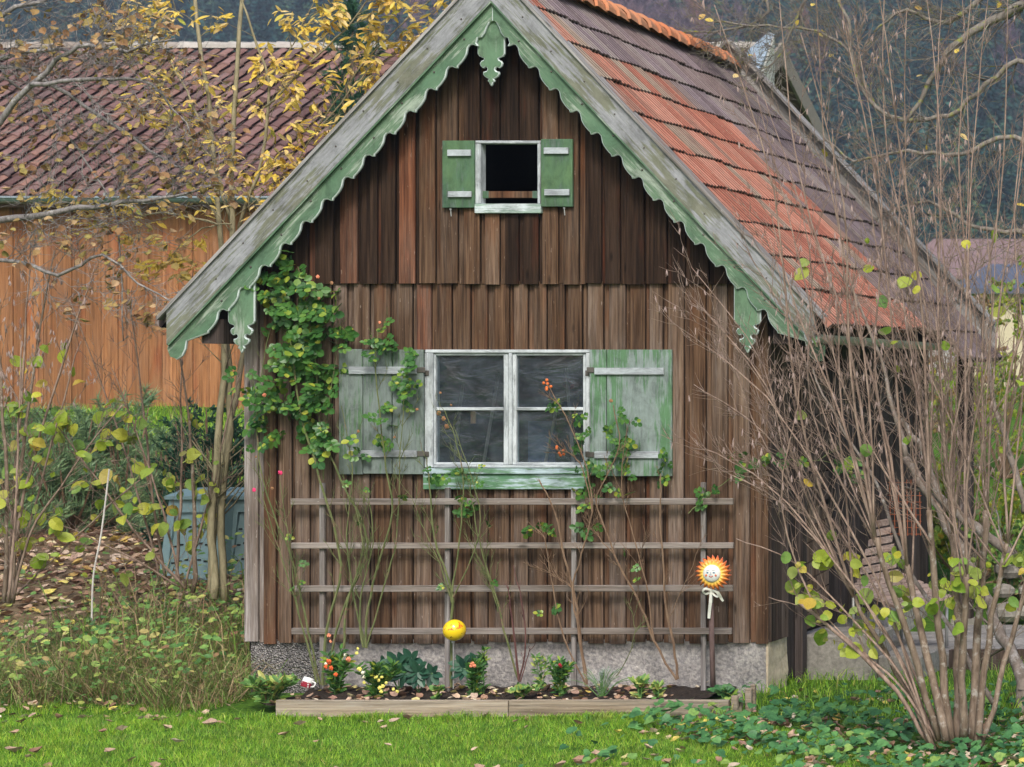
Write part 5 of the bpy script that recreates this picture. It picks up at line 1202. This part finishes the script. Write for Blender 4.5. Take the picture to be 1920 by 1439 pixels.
# ================================================================ compost bins
def bin_(px0, px1, label, Yf, tone, tx=0):
    a, c = P(px0, 1080, Yf), P(px1, 925, Yf); z0 = gz((a.x+c.x)/2, Yf)-.02; z1 = P(0, 938, Yf).z; w_ = c.x-a.x; tp = .05*w_
    r = thing('compost_bin', ((a.x+c.x)/2, Yf+.3, z0), label, 'compost bin', 'blue-green compost bins by the trees')
    M_b = mat_plain('blue_green_plastic'+label[:4], tone, .5, .08, bump=.05)
    def slab(name, u0, u1, v0, v1, y0, y1, par=r, mat=M_b):
        def q(u, v_, y): z = z0+(z1-z0)*v_; return V((a.x+tp*v_+(w_-2*tp*v_)*u, Yf+y+.12*v_*(1), z))
        vs = [q(u0, v0, y0), q(u1, v0, y0), q(u1, v1, y0), q(u0, v1, y0), q(u0, v0, y1), q(u1, v0, y1), q(u1, v1, y1), q(u0, v1, y1)]
        return obj(name, vs, [(0, 1, 2, 3), (7, 6, 5, 4), (0, 4, 5, 1), (1, 5, 6, 2), (2, 6, 7, 3), (3, 7, 4, 0)], mat, par)
    body = slab('body', 0, 1, 0, 1, .03, .55); slab('front_frame', 0, .13, 0, .999, 0, .03); slab('front_frame', .87, 1, 0, .999, 0, .03); slab('front_frame', .131, .869, .84, .998, .0, .03); slab('front_frame', .131, .869, 0, .10, .0, .03)
    b = MB()
    slot = mat_plain('slot_shadow', (.015, .02, .02), .9)
    for row, v_ in enumerate((.62, .42, .22)):
        for i in range(7):
            u = .18+.64*i/6; vv_ = v_+.045*math.sin(math.pi*i/6)
            slab('vent_slot', u-.03, u+.03, vv_-.009, vv_+.012, .024, .0295, body, slot)
    zt_ = z1; b = MB(); vs = []
    for (ins, dz) in ((-.02, 0), (-.02, .03), (.04, .06), (.07, .085)):
        for (uu, yy) in ((0, 0), (1, 0), (1, 1), (0, 1)):
            xx = a.x+tp+(w_-2*tp)*uu+(ins if uu == 0 else -ins); y = Yf+.10+.50*yy+(ins if yy == 0 else -ins); vs.append((xx, y, zt_+dz))
    fs = [(i*4+j, i*4+(j+1) % 4, i*4+4+(j+1) % 4, i*4+4+j) for i in range(3) for j in range(4)]+[(12, 13, 14, 15), (3, 2, 1, 0)]
    obj('lid', vs, fs, M_b, r)
bin_(296, 412, 'left blue-green plastic compost bin with arched vent slots', 3.0, (.20, .31, .33)); bin_(416, 530, 'right, darker blue-green compost bin half hidden by the house corner', 3.15, (.14, .22, .235))

# ================================================================ evergreen bushes and trees behind
def needle_bush(name, label, cat, px, py, Y, wd, ht, n, mat, ln=.12, kind='needle', group=None, dome=1.0, tall=False):
    o0 = P(px, py, Y); o0.z = gz(o0.x, Y)-.02; r = thing(name, o0, label, cat, group); b = MB(); tufts = []
    ns = max(10, int(n/260))
    for i in range(ns):
        a = U(0, 6.28); el = U(.05, 1.35); R_ = V((math.cos(a)*math.cos(el)*wd/2, math.sin(a)*math.cos(el)*wd/2, math.sin(el)*ht))*U(.75, 1.05)
        if tall: hh = U(.05, 1); rr = (1-hh)**.8*wd/2*U(.6, 1.1); R_ = V((math.cos(a)*rr, math.sin(a)*rr, ht*hh)); st0 = o0+V((0, 0, ht*hh*.85))
        else: st0 = o0
        pts = smooth_poly([st0, st0.lerp(o0+R_, .55)+V((0, 0, -.06*ht if not tall else .02)), o0+R_], 3); b.tube(pts, [.02*(1-.7*j/6) for j in range(len(pts))], 4, cap=False); tufts.append(pts)
    b.build('branch', B_brownc, r); Ms = []
    per = n//ns
    for pts in tufts:
        sub = []
        for k in range(7):
            p, d = interp(pts, U(.4, 1)); q = p+V((U(-1, 1), U(-1, 1), U(-.2, 1.2)))*.16*wd; sub.append((p, q))
        for k in range(per):
            p, q = random.choice(sub); f = U(.1, 1); c_ = p.lerp(q, f); d = (q-p).normalized(); v_ = (d*.8+V((U(-1, 1), U(-1, 1), U(-1, 1)))).normalized(); x = v_.cross(V((.2, .9, .3))).normalized(); z = x.cross(v_); s_ = ln*U(.6, 1.2); wv = s_*(2.0 if kind == 'needle' else 1)
            Ms.append(Matrix(((x.x*wv, v_.x*s_, z.x*s_, c_.x), (x.y*wv, v_.y*s_, z.y*s_, c_.y), (x.z*wv, v_.z*s_, z.z*s_, c_.z), (0, 0, 0, 1))))
    pv, pf = leaf_proto(kind); tag(link('foliage', join_copies('foliage', pv, pf, Ms, mat), r), kind='stuff'); return r
random.seed(80)
needle_bush('mountain_pine', 'soft green low mountain pine at the far left edge in front of the meadow', 'pine', 20, 930, 6.0, 1.6, 1.25, 10000, L_pine, .11)
needle_bush('mountain_pine', 'soft green low mountain pine second from left before the barn', 'pine', 130, 940, 5.4, 1.5, 1.30, 10000, L_pine, .11)
needle_bush('mountain_pine', 'soft green low mountain pine third from left before the barn', 'pine', 230, 935, 5.8, 1.4, 1.30, 10000, L_pine, .11)
needle_bush('mountain_pine', 'low mountain pine just left of the dark yew bush', 'pine', 300, 940, 5.2, 1.0, 1.1, 6000, L_pine, .10)
needle_bush('yew_bush', 'dark blue-green yew bush behind the compost bins', 'bush', 400, 960, 4.2, 1.1, 1.5, 14000, L_dark, .05, 'long')
needle_bush('conifer', 'dark green conifer top between barn roof and house gable', 'tree', 660, 400, 13.5, 1.7, 5.6, 9000, L_dark, .16, 'needle', tall=True)
needle_bush('garden_bush', 'yellow-green bush beyond the rear house corner at right', 'bush', 1830, 1020, 5.5, 1.9, 1.3, 4500, L_hazel, .06, 'oval')
needle_bush('garden_bush', 'green leafy bush beyond the lounger at the right edge', 'bush', 1930, 1100, 4.5, 1.5, 1.0, 3500, L_weed, .06, 'oval')
needle_bush('garden_bush', 'green bush top showing above the ridge tiles', 'bush', 1130, 400, 12, 1.1, 5.55, 2500, L_weed, .14, 'oval', tall=True)

needle_bush('garden_bush', 'tall thin yellow-green bush screening the cream house', 'bush', 1880, 860, 9.5, 2.4, 2.6, 5200, L_hazel, .06, 'oval')
needle_bush('garden_bush', 'twiggy bare-topped bush at the right edge between meadow and pink-roofed house', 'bush', 1770, 800, 13, 2.2, 2.1, 2600, L_brown, .06, 'oval')
# ================================================================ trees and shrubs in front
def limbs_tree(name, label, cat, limbs, bark, sub, leaf=None, part='limb', group=None, planar=.6, up=.05, wob=.2, ang=.8, depth=1):
    """limbs: (pixel polyline, Y0, Y1, r0, r1)"""
    f = limbs[0]; root = thing(name, P(f[0][0][0], f[0][0][1], f[1]), label, cat, group); tips = []
    for (poly, y0, y1, r0, r1, *ex) in limbs:
        n = len(poly); pts = smooth_poly([P(p[0], p[1], y0+(y1-y0)*i/(n-1)) for i, p in enumerate(poly)], 4); m_ = len(pts)-1
        pts = [p+V((U(-1, 1), U(-1, 1), U(-1, 1)))*min(r0*.4+.006, .015) for p in pts]
        b = MB(); b.tube(pts, [r0+(r1-r0)*j/m_ for j in range(m_+1)], 8 if r0 > .02 else 5)
        ns, ln = ex[0] if ex else sub; twigs(b, pts, max(r1*1.6, .008), ns, ln, depth, ang, up, wob, tips, (.12, 1.), 3, 0, planar)
        b.build(part, bark, root, True)
    if leaf:
        kind, mat, size, n_, lim = leaf[:5]; ok = leaf[5] if len(leaf) > 5 else None
        tp = [t_ for t_ in tips if (ok is None or ok(PX(t_.x, t_.y), PY(t_.z, t_.y)))]
        Ms = [leaf_mat4(random.choice(tp)+V((U(-1, 1), U(-1, 1), U(-1, 1)))*.02, size*U(.65, 1.2), None, .5, .9) for i in range(n_)]
        add_leaves(root, Ms, kind, mat, limit=lim)
    return root, tips
random.seed(90)
# yellow-leaved saplings behind the left eave
limbs_tree('yellow_willow', 'slender yellow-leaved willow saplings rising behind the left eave', 'tree', [
    ([(404, 1125), (398, 950), (420, 700), (433, 460), (440, 200), (455, -60)], 1.3, 1.7, .032, .014, (16, .9)),
    ([(420, 1125), (418, 950), (430, 750), (415, 470), (390, 180), (355, -60)], 1.4, 1.7, .030, .013, (16, .9)),
    ([(395, 1110), (412, 900), (450, 700), (478, 520)], 1.5, 2.2, .030, .018, (4, .5)),
    ([(445, 440), (480, 330), (505, 190), (475, 60), (440, -40)], 1.7, 1.4, .016, .007, (14, .7)),
    ([(433, 420), (400, 300), (350, 170), (290, 60)], 1.6, 1.4, .012, .005, (14, .6)),
    ([(500, 200), (590, 110), (660, 40), (700, -20)], 1.5, 1.5, .010, .005, (16, .6)),
    ([(520, 420), (560, 300), (640, 190), (700, 120)], 1.7, 1.6, .009, .004, (14, .55)),
    ([(580, 260), (680, 120), (760, 40), (830, -20)], 1.8, 1.8, .008, .004, (14, .5)),
    ([(410, 420), (300, 400), (200, 420), (110, 380)], 1.4, 1.2, .009, .004, (12, .5)),
    ([(640, 190), (700, 130), (790, 70), (870, 0)], 1.9, 2.0, .007, .003, (14, .45)), ([(560, 300), (620, 290), (680, 250), (720, 190)], 1.8, 1.9, .007, .003, (14, .45)), ([(440, 200), (520, 130), (560, 60), (600, -20)], 1.6, 1.5, .007, .003, (14, .5)),
    ([(400, 300), (330, 230), (260, 130), (220, 40)], 1.5, 1.3, .007, .003, (14, .5)), ([(433, 420), (380, 430), (330, 470), (290, 520)], 1.5, 1.3, .007, .003, (12, .4)), ([(440, 350), (500, 380), (540, 370), (570, 330)], 1.6, 1.6, .006, .003, (12, .4)),
], B_olive, (12, .6), ('long', L_yellow, .095, 2600, 300, lambda u, v_: (v_ < 520 and 60 < u < 880 and v_ < 620-.35*abs(u-420))), 'stem', depth=1, wob=.2)
# bare tree on the left with brown leaves
limbs_tree('old_fruit_tree', 'gnarled grey fruit tree with withered brown leaves reaching in from the left', 'tree', [
    ([(-260, 1150), (-240, 800), (-200, 500), (-150, 250)], .3, .3, .13, .09, (2, .5)),
    ([(-180, 400), (-60, 300), (60, 160), (150, 88), (240, 95), (330, 70)], .3, 0, .030, .007),
    ([(-170, 300), (-40, 130), (70, 95), (150, 90), (205, 40)], .3, .5, .024, .006),
    ([(-190, 500), (-40, 420), (90, 400), (200, 385), (300, 372), (400, 350)], .3, .2, .034, .007),
    ([(-150, 250), (0, 130), (100, 160), (220, 240), (330, 310), (400, 325)], .4, .5, .022, .006),
    ([(-190, 560), (0, 490), (110, 515), (190, 480), (260, 530), (330, 570)], .2, 0, .020, .005),
    ([(-150, 200), (0, 30), (90, 0), (160, -60)], .5, .8, .024, .008),
    ([(0, 130), (90, 220), (160, 300), (220, 420), (230, 640)], .5, .6, .012, .004),
    ([(60, 160), (180, 150), (280, 160), (360, 250)], .1, .2, .02, .005),
], B_grey, (34, .75), ('curl', L_brown, .066, 1000, 300, lambda u, v_: u < 520 and v_ < 700))
# hazel left
random.seed(91)
def extra_shoots(n):
    for i in range(n):
        T = random.choice(trunks); f = U(.45, 1); a_, m_, e_ = T[0], T[1], T[2]; s0 = (m_[0]+(e_[0]-m_[0])*f, m_[1]+(e_[1]-m_[1])*f)
        tx = s0[0]+U(-330, 120); ty = s0[1]-U(350, 900); y_ = T[5]+U(-.2, .2)
        stems.append(([s0, (s0[0]+(tx-s0[0])*.45+U(-30, 40), s0[1]+(ty-s0[1])*.3), (s0[0]+(tx-s0[0])*.7+U(-30, 40), s0[1]+(ty-s0[1])*.65), (tx, ty)], y_, y_+U(-.5, .7), U(.006, .010), .0022))
def hazel(name, label, stems, tw, leafn, leafok, catk=0, catok=None, lsz=.1, lm=None, wobble=.10, tdepth=1):
    root = thing(name, P(stems[0][0][0][0], stems[0][0][0][1], stems[0][1]), label, 'shrub'); tips = []
    for (poly, y0, y1, r0, r1) in stems:
        n = len(poly); pts = smooth_poly([P(p[0], p[1], y0+(y1-y0)*i/(n-1)) for i, p in enumerate(poly)], 4); m_ = len(pts)-1
        pts = [p+V((U(-1, 1), U(-1, 1), U(-1, 1)))*min(.012, r0*.6) for p in pts]
        b = MB(); b.tube(pts, [(r0+(r1-r0)*(j/m_))*U(.92, 1.1) for j in range(m_+1)], 7 if r0 > .015 else 5, cap=True); tp = []
        low_ = poly[-1][1] > 930; twigs(b, pts, max(r0*.42, .005), int(tw[0]*(.5 if low_ or len(poly) == 3 else 1)), tw[1]*(.7 if low_ else 1), tdepth, .6, .05, wobble, tp, (.5 if len(poly) == 3 else .30 if len(poly) == 5 else .12, 1.), 3, 0, .8); b.build('stem', B_hazel if r0 > .017 else B_tan, root, True); tips += tp
    tl = [t_ for t_ in tips if leafok(PX(t_.x, t_.y), PY(t_.z, t_.y))]
    if tl and leafn: add_leaves(root, [leaf_mat4(random.choice(tl), lsz*U(.4, 1.2), (0, -1, .4), .5, 1.3) for i in range(leafn)], 'round', lm or L_hazel)
    if catk:
        b = MB(); tl = [t_ for t_ in tips if catok(PX(t_.x, t_.y), PY(t_.z, t_.y))]
        for i in range(catk):
            p = random.choice(tl)
            for j in range(random.choice((1, 2, 3))): q = p+V((U(-.012, .012), U(-.012, .012), -U(.03, .05))); b.tube([p, p.lerp(q, .5), q], [.002, .0045, .002], 4, cap=False)
        tag(b.build('catkins', mat_plain('catkin'+name+str(leafn), (.34, .26, .24), .8), root), kind='stuff')
    return root
def LS(x0, y0, x1, y1, bend=0): return [(x0, y0), (x0+(x1-x0)*.3+bend, y0+(y1-y0)*.33), (x0+(x1-x0)*.65+bend*.7, y0+(y1-y0)*.68), (x1, y1)]
ok_l = lambda u, v_: -20 < u < 460 and 640 < v_ < 1130
hazel('hazel_shrub', 'leafy left-hand hazel with pale catkins growing at the left frame edge', [
    (LS(10, 1130, -10, 560, 8), .2, .2, .018, .006), (LS(20, 1130, 100, 470, -10), .2, .3, .018, .005), (LS(18, 1130, 180, 500, -20), .2, 0, .014, .004), (LS(8, 1130, 60, 420, 5), .3, .5, .014, .004), (LS(22, 1130, 230, 760, -30), .1, -.2, .012, .004), (LS(15, 1130, 40, 640, 5), 0, 0, .012, .004),
    (LS(14, 1130, 150, 640, 5), .3, .3, .010, .004), (LS(14, 1130, 260, 900, 5), .2, .1, .010, .004)], (14, .55), 110, ok_l, 260, lambda u, v_: u < 180 and 480 < v_ < 760)
hazel('hazel_shrub', 'thin bushy hazel with round yellow-green leaves in front of the compost bin', [
    (LS(330, 1100, 340, 640, 6), 1.6, 1.5, .014, .004), (LS(365, 1110, 335, 640, 10), 1.4, 1.5, .020, .005), (LS(310, 1090, 245, 560, -6), 1.5, 1.2, .012, .004), (LS(350, 1105, 110, 800, -20), 1.2, .6, .012, .004), (LS(300, 1090, 130, 560, 6), 1.4, 1.2, .010, .003), (LS(345, 1100, 450, 700, 6), 1.4, 1.4, .010, .004), (LS(335, 1100, 60, 960, 6), 1.2, .6, .010, .003), (LS(340, 1100, 210, 690, 6), 1.2, 1.0, .010, .003)], (14, .5), 120, lambda u, v_: ok_l(u, v_) and v_ > 760)
b = MB(); b.tube(smooth_poly([P(172, 1165, -.2), P(175, 1080, -.2), P(190, 1000, -.2), (P(205, 880, -.2))]), .006, 5); tag(b.build('bare_stick', mat_bark('pale_stick', (.45, .42, .40), (.62, .60, .57))), 'thin pale bare stick standing upright in the left bank', 'stick')
# right big hazel
random.seed(95)
stems = []
bx, by = 1790, 1395
tops = [(1296, 500, .5), (1300, 560, .45), (1310, 640, .5), (1340, 600, .55), (1300, 720, .5), (1320, 840, .5), (1350, 880, .5), (1380, 700, .6), (1400, 470, .65), (1340, 10, .9), (1420, 180, .9), (1460, -20, 1), (1500, 60, 1), (1530, -60, 1), (1560, -60, 1), (1600, 30, 1), (1640, -80, 1), (1660, -60, 1), (1700, 20, 1), (1730, -80, 1), (1770, -80, 1), (1800, -60, 1), (1830, -80, 1), (1860, -80, 1), (1890, -40, 1), (1920, -60, 1), (1950, 60, 1), (1980, 200, 1), (1440, 380, .8), (1480, 330, .8), (1560, 240, .8), (1620, 300, .8), (1380, 1010, .5), (1440, 1120, .5), (1960, 500, .8), (1850, 400, .7), (1750, 350, .7), (1690, 280, .8)]
trunks = []
for (x0, x1, y1, rr, dy) in ((1745, 1500, 1130, .017, -.1), (1752, 1600, 1120, .020, .1), (1760, 1640, 1010, .026, -.2), (1772, 1700, 1060, .030, .2), (1784, 1742, 960, .028, -.1), (1796, 1785, 1000, .034, .3), (1808, 1812, 1080, .030, -.2), (1820, 1850, 960, .032, .2), (1834, 1890, 1020, .026, 0), (1842, 1930, 1080, .022, .3)):
    y_ = -2.35+U(-.12, .12); base = (x0, by+U(-12, 10)); mid = (x0+(x1-x0)*.42+U(-8, 8), base[1]+(y1-base[1])*.5); trunks.append((base, mid, (x1, y1), rr, y_, y_+dy))
    stems.append(([base, mid, (x1, y1)], y_, y_+dy, rr, rr*.62))
for i, (tx, ty, th_) in enumerate(tops):
    want = bx+(tx-bx)*.45
    T = sorted(trunks, key=lambda q: abs(q[2][0]-want)+U(0, 45))[0]
    if ty > 850 or (tx < 1345 and ty > 600):   # low arching shoots from the very base
        y_a = T[4]; p0 = (bx-U(20, 45), by-5); sh_ = (p0[0]+(tx-p0[0])*.42, p0[1]+(ty-p0[1])*.60); stems.append(([p0, (p0[0]+(sh_[0]-p0[0])*.5+10, p0[1]+(sh_[1]-p0[1])*.55), sh_, (sh_[0]+(tx-sh_[0])*.5, sh_[1]+(ty-sh_[1])*.6-14), (tx, ty)], y_a, y_a+U(-.4, .5), .011, .0026)); continue
    s0 = T[2]; y_a = T[5]; m1_ = (s0[0]+(tx-s0[0])*.30+U(-32, 26), s0[1]+(ty-s0[1])*.34); m2_ = (s0[0]+(tx-s0[0])*.64+U(-34, 30), s0[1]+(ty-s0[1])*.66-(25 if tx < 1450 else 0))
    stems.append(([s0, m1_, m2_, (tx, ty)], y_a, y_a+U(-.6, .8), U(.007, .0125), .0024))
extra_shoots(16)
hazel('hazel_shrub', 'large many-stemmed bare hazel shrub at the right front', stems, (14, .72), 170, lambda u, v_: (u > 1480 and v_ > 1030) or (u > 1500 and v_ > 430 and random.random() < .025), 700, lambda u, v_: v_ < 950, .10, wobble=.11, tdepth=1)
# dead curled leaves on that shrub are carried by a second light twig bundle
# leaning trunk and old mossy fruit tree at right
limbs_tree('leaning_trunk', 'smooth grey-brown leaning trunk that forks behind the hazel at right', 'tree', [
    ([(1925, 1380), (1910, 1250), (1870, 1180), (1850, 1120), (1780, 990), (1700, 860)], -.9, .4, .050, .030, (8, .6)),
    ([(1990, 1180), (1920, 1060), (1830, 990), (1760, 930), (1735, 850), (1690, 790)], -.3, .5, .045, .022, (8, .6)),
    ([(1925, 960), (1890, 850), (1860, 740), (1850, 600)], -.2, .3, .028, .012, (9, .6)), ([(1860, 1320), (1780, 1180), (1700, 1060), (1650, 920), (1560, 770), (1520, 680)], -1.2, -.2, .020, .006, (9, .5)),
    ([(1700, 860), (1670, 760), (1640, 640), (1560, 480)], .4, .6, .022, .006, (12, .6))], B_trunk, (5, .5), None, 'limb', depth=2)
random.seed(97)
limbs_tree('old_fruit_tree', 'mossy crooked fruit tree with bare branches reaching in from the upper right', 'tree', [
    ([(2150, 1150), (2120, 800), (2080, 500), (2050, 200)], 3, 3, .16, .10, (2, .5)),
    ([(2060, 150), (1960, 10), (1880, 30), (1800, 75), (1760, 130), (1690, 240)], 3, 3, .055, .016),
    ([(2070, 300), (1930, 120), (1850, 160), (1780, 215), (1700, 225), (1640, 200), (1600, 130), (1590, 40), (1550, -30)], 3, 3.2, .026, .014),
    ([(1640, 200), (1600, 110), (1540, 60), (1440, 50), (1340, 40)], 3.2, 3.4, .02, .008),
    ([(2070, 350), (1900, 260), (1800, 290), (1700, 285), (1600, 300), (1540, 250)], 2.8, 2.6, .028, .008),
    ([(2080, 500), (1940, 440), (1840, 430), (1740, 380), (1650, 400)], 3, 3, .030, .008),
    ([(1400, -60), (1440, 20), (1360, 60), (1280, 60)], 3.5, 3.5, .02, .006), ([(1560, -60), (1500, 20), (1460, 110), (1420, 130)], 3.3, 3.3, .018, .005),
    ([(1900, -60), (1780, 40), (1700, 20), (1640, 60)], 3.2, 3.0, .03, .008)], B_moss, (36, .75), ('oval', L_yellow, .08, 26, 26))
# foliage sprig at top left of ridge
# ================================================================ wooden lounger, porch things
random.seed(99)
lg = thing('slatted_lounger', P(1690, 1190, 2.0), 'weathered wooden slatted lounger with raised back standing by the porch', 'lounger')
M_sl = mat_wood('lounger_slat', (.14, .09, .07), (.30, .21, .17), (.42, .32, .27), (.42, .38, .36), .5, axis='x', tint=.15)
A = P(1578, 990, 2.2); B_ = P(1588, 1110, 1.9)
for i in range(8):
    f = i/7; y = 2.35-.35*f; a = P(1574+16*f, 992+112*f, y); c = P(1668+18*f, 974+112*f, y+.35)
    d = (c-a); nrm = V((0, -.35, .9)).normalized(); w_ = V((0, -.15, -.55)).normalized()*.05; th = V((0, .02, .01))
    vs = [a, c, c+w_, a+w_]; vs += [p+th for p in vs]; obj('back_slat', vs, [(0, 1, 2, 3), (7, 6, 5, 4), (0, 4, 5, 1), (1, 5, 6, 2), (2, 6, 7, 3), (3, 7, 4, 0)], M_sl, lg)
for i in range(8):
    f = i/7; a = P(1590+78*f, 1098+34*f, 1.9-.45*f); c = P(1680+100*f, 1068+46*f, 2.35-.45*f); wv = V((.055, -.045, -.015)); th = V((0, 0, -.022))
    vs = [a, c, c+wv, a+wv]; vs += [p+th for p in vs]; obj('seat_slat', vs, [(0, 1, 2, 3), (7, 6, 5, 4), (0, 4, 5, 1), (1, 5, 6, 2), (2, 6, 7, 3), (3, 7, 4, 0)], M_sl, lg)
for (px, py, y) in ((1600, 1100, 1.9), (1668, 1130, 1.5), (1690, 1075, 2.3), (1775, 1120, 1.95)):
    b = MB(); b.tube([P(px, py, y), V((P(px, py, y).x, y, .12))], .014, 8); b.build('leg', M_zinc, lg, True)
pav = []
M_pav = mat_rough('paving_stone', (.20, .19, .18), (.34, .33, .32), 25, 4, .7, .01)
pv_ = thing('stone_paving', (3.4, 1.9, .05), 'grey stone slab paving along the side of the house under the lounger', 'paving')
for i in range(6):
    for j in range(4):
        x0_ = 2.0+.66*i+(.3 if j % 2 else 0); y0_ = 1.62+.55*j; b = MB(); z_ = .10+U(-.006, .006)
        if x0_ > 5.4: continue
        b.box(x0_+.008, x0_+.65, y0_+.008, y0_+.54, -.12, z_); o = b.build('slab', M_pav, pv_); o.modifiers.new('b', 'BEVEL').width = .008
b = MB(); b.box(2.9, 6.0, 1.52, 1.61, -.1, .14); tag(b.build('sleeper_edge', M_side), 'dark timber sleeper edging the paving behind the hazel', 'timber')
# low dry stone wall with plants behind
sw = thing('dry_stone_wall', (4.3, 4.0, 0), 'low rubble stone wall behind the lounger at right', 'wall')
for i in range(46):
    r_ = U(.08, .14); b = MB(); cx_ = 2.75+(i % 16)*.24+U(-.05, .05); cz = .18+(i//16)*.2
    b.ball((cx_, 4.1+U(-.05, .05), cz), r_, 0, 8, 5, (1.25, .9, .8)); o = b.build('stone', M_step, sw); 
pst = thing('porch_post', (2.35, 4.1, 0), 'dark upright timber post under the rear eave', 'post'); b = MB(); b.box(2.28, 2.40, 4.1, 4.22, .0, 2.55); b.build('shaft', M_sidetop, pst); b = MB(); b.box(2.23, 2.45, 4.05, 4.27, -.1, .12); b.build('foot', M_step, pst)
rl = thing('rusty_mesh_roll', P(1700, 970, 3.0), 'rusty orange wire mesh leaning on the side wall', 'wire mesh')
for i in range(8):
    b = MB(); px = 1668+i*8; b.tube([P(px, 900, 3.0), P(px+2, 1005, 2.9)], .004, 4); b.build('rod', mat_plain('rust', (.30, .10, .05), .9) if i == 0 else bpy.data.materials['rust'], rl)
for i in range(9):
    b = MB(); py = 905+i*12; b.tube([P(1664, py, 3.0), P(1728, py+1, 2.95)], .003, 4); b.build('wire', bpy.data.materials['rust'], rl)
# ================================================================ thin autumn air towards the hill
hz = MB(); hz.box(-330, 60, -22, 470, -4, 130)
m, t, out = new_mat('thin_haze'); pvn = N(t, 'VolumePrincipled'); pvn.inputs['Density'].default_value = .00045; pvn.inputs['Color'].default_value = (.62, .74, .95, 1); L(t, pvn.outputs[0], out.inputs['Volume'])
ho = hz.build('haze', m); tag(ho, 'thin blue autumn haze between the garden and the wooded hill', 'haze', kind='stuff')
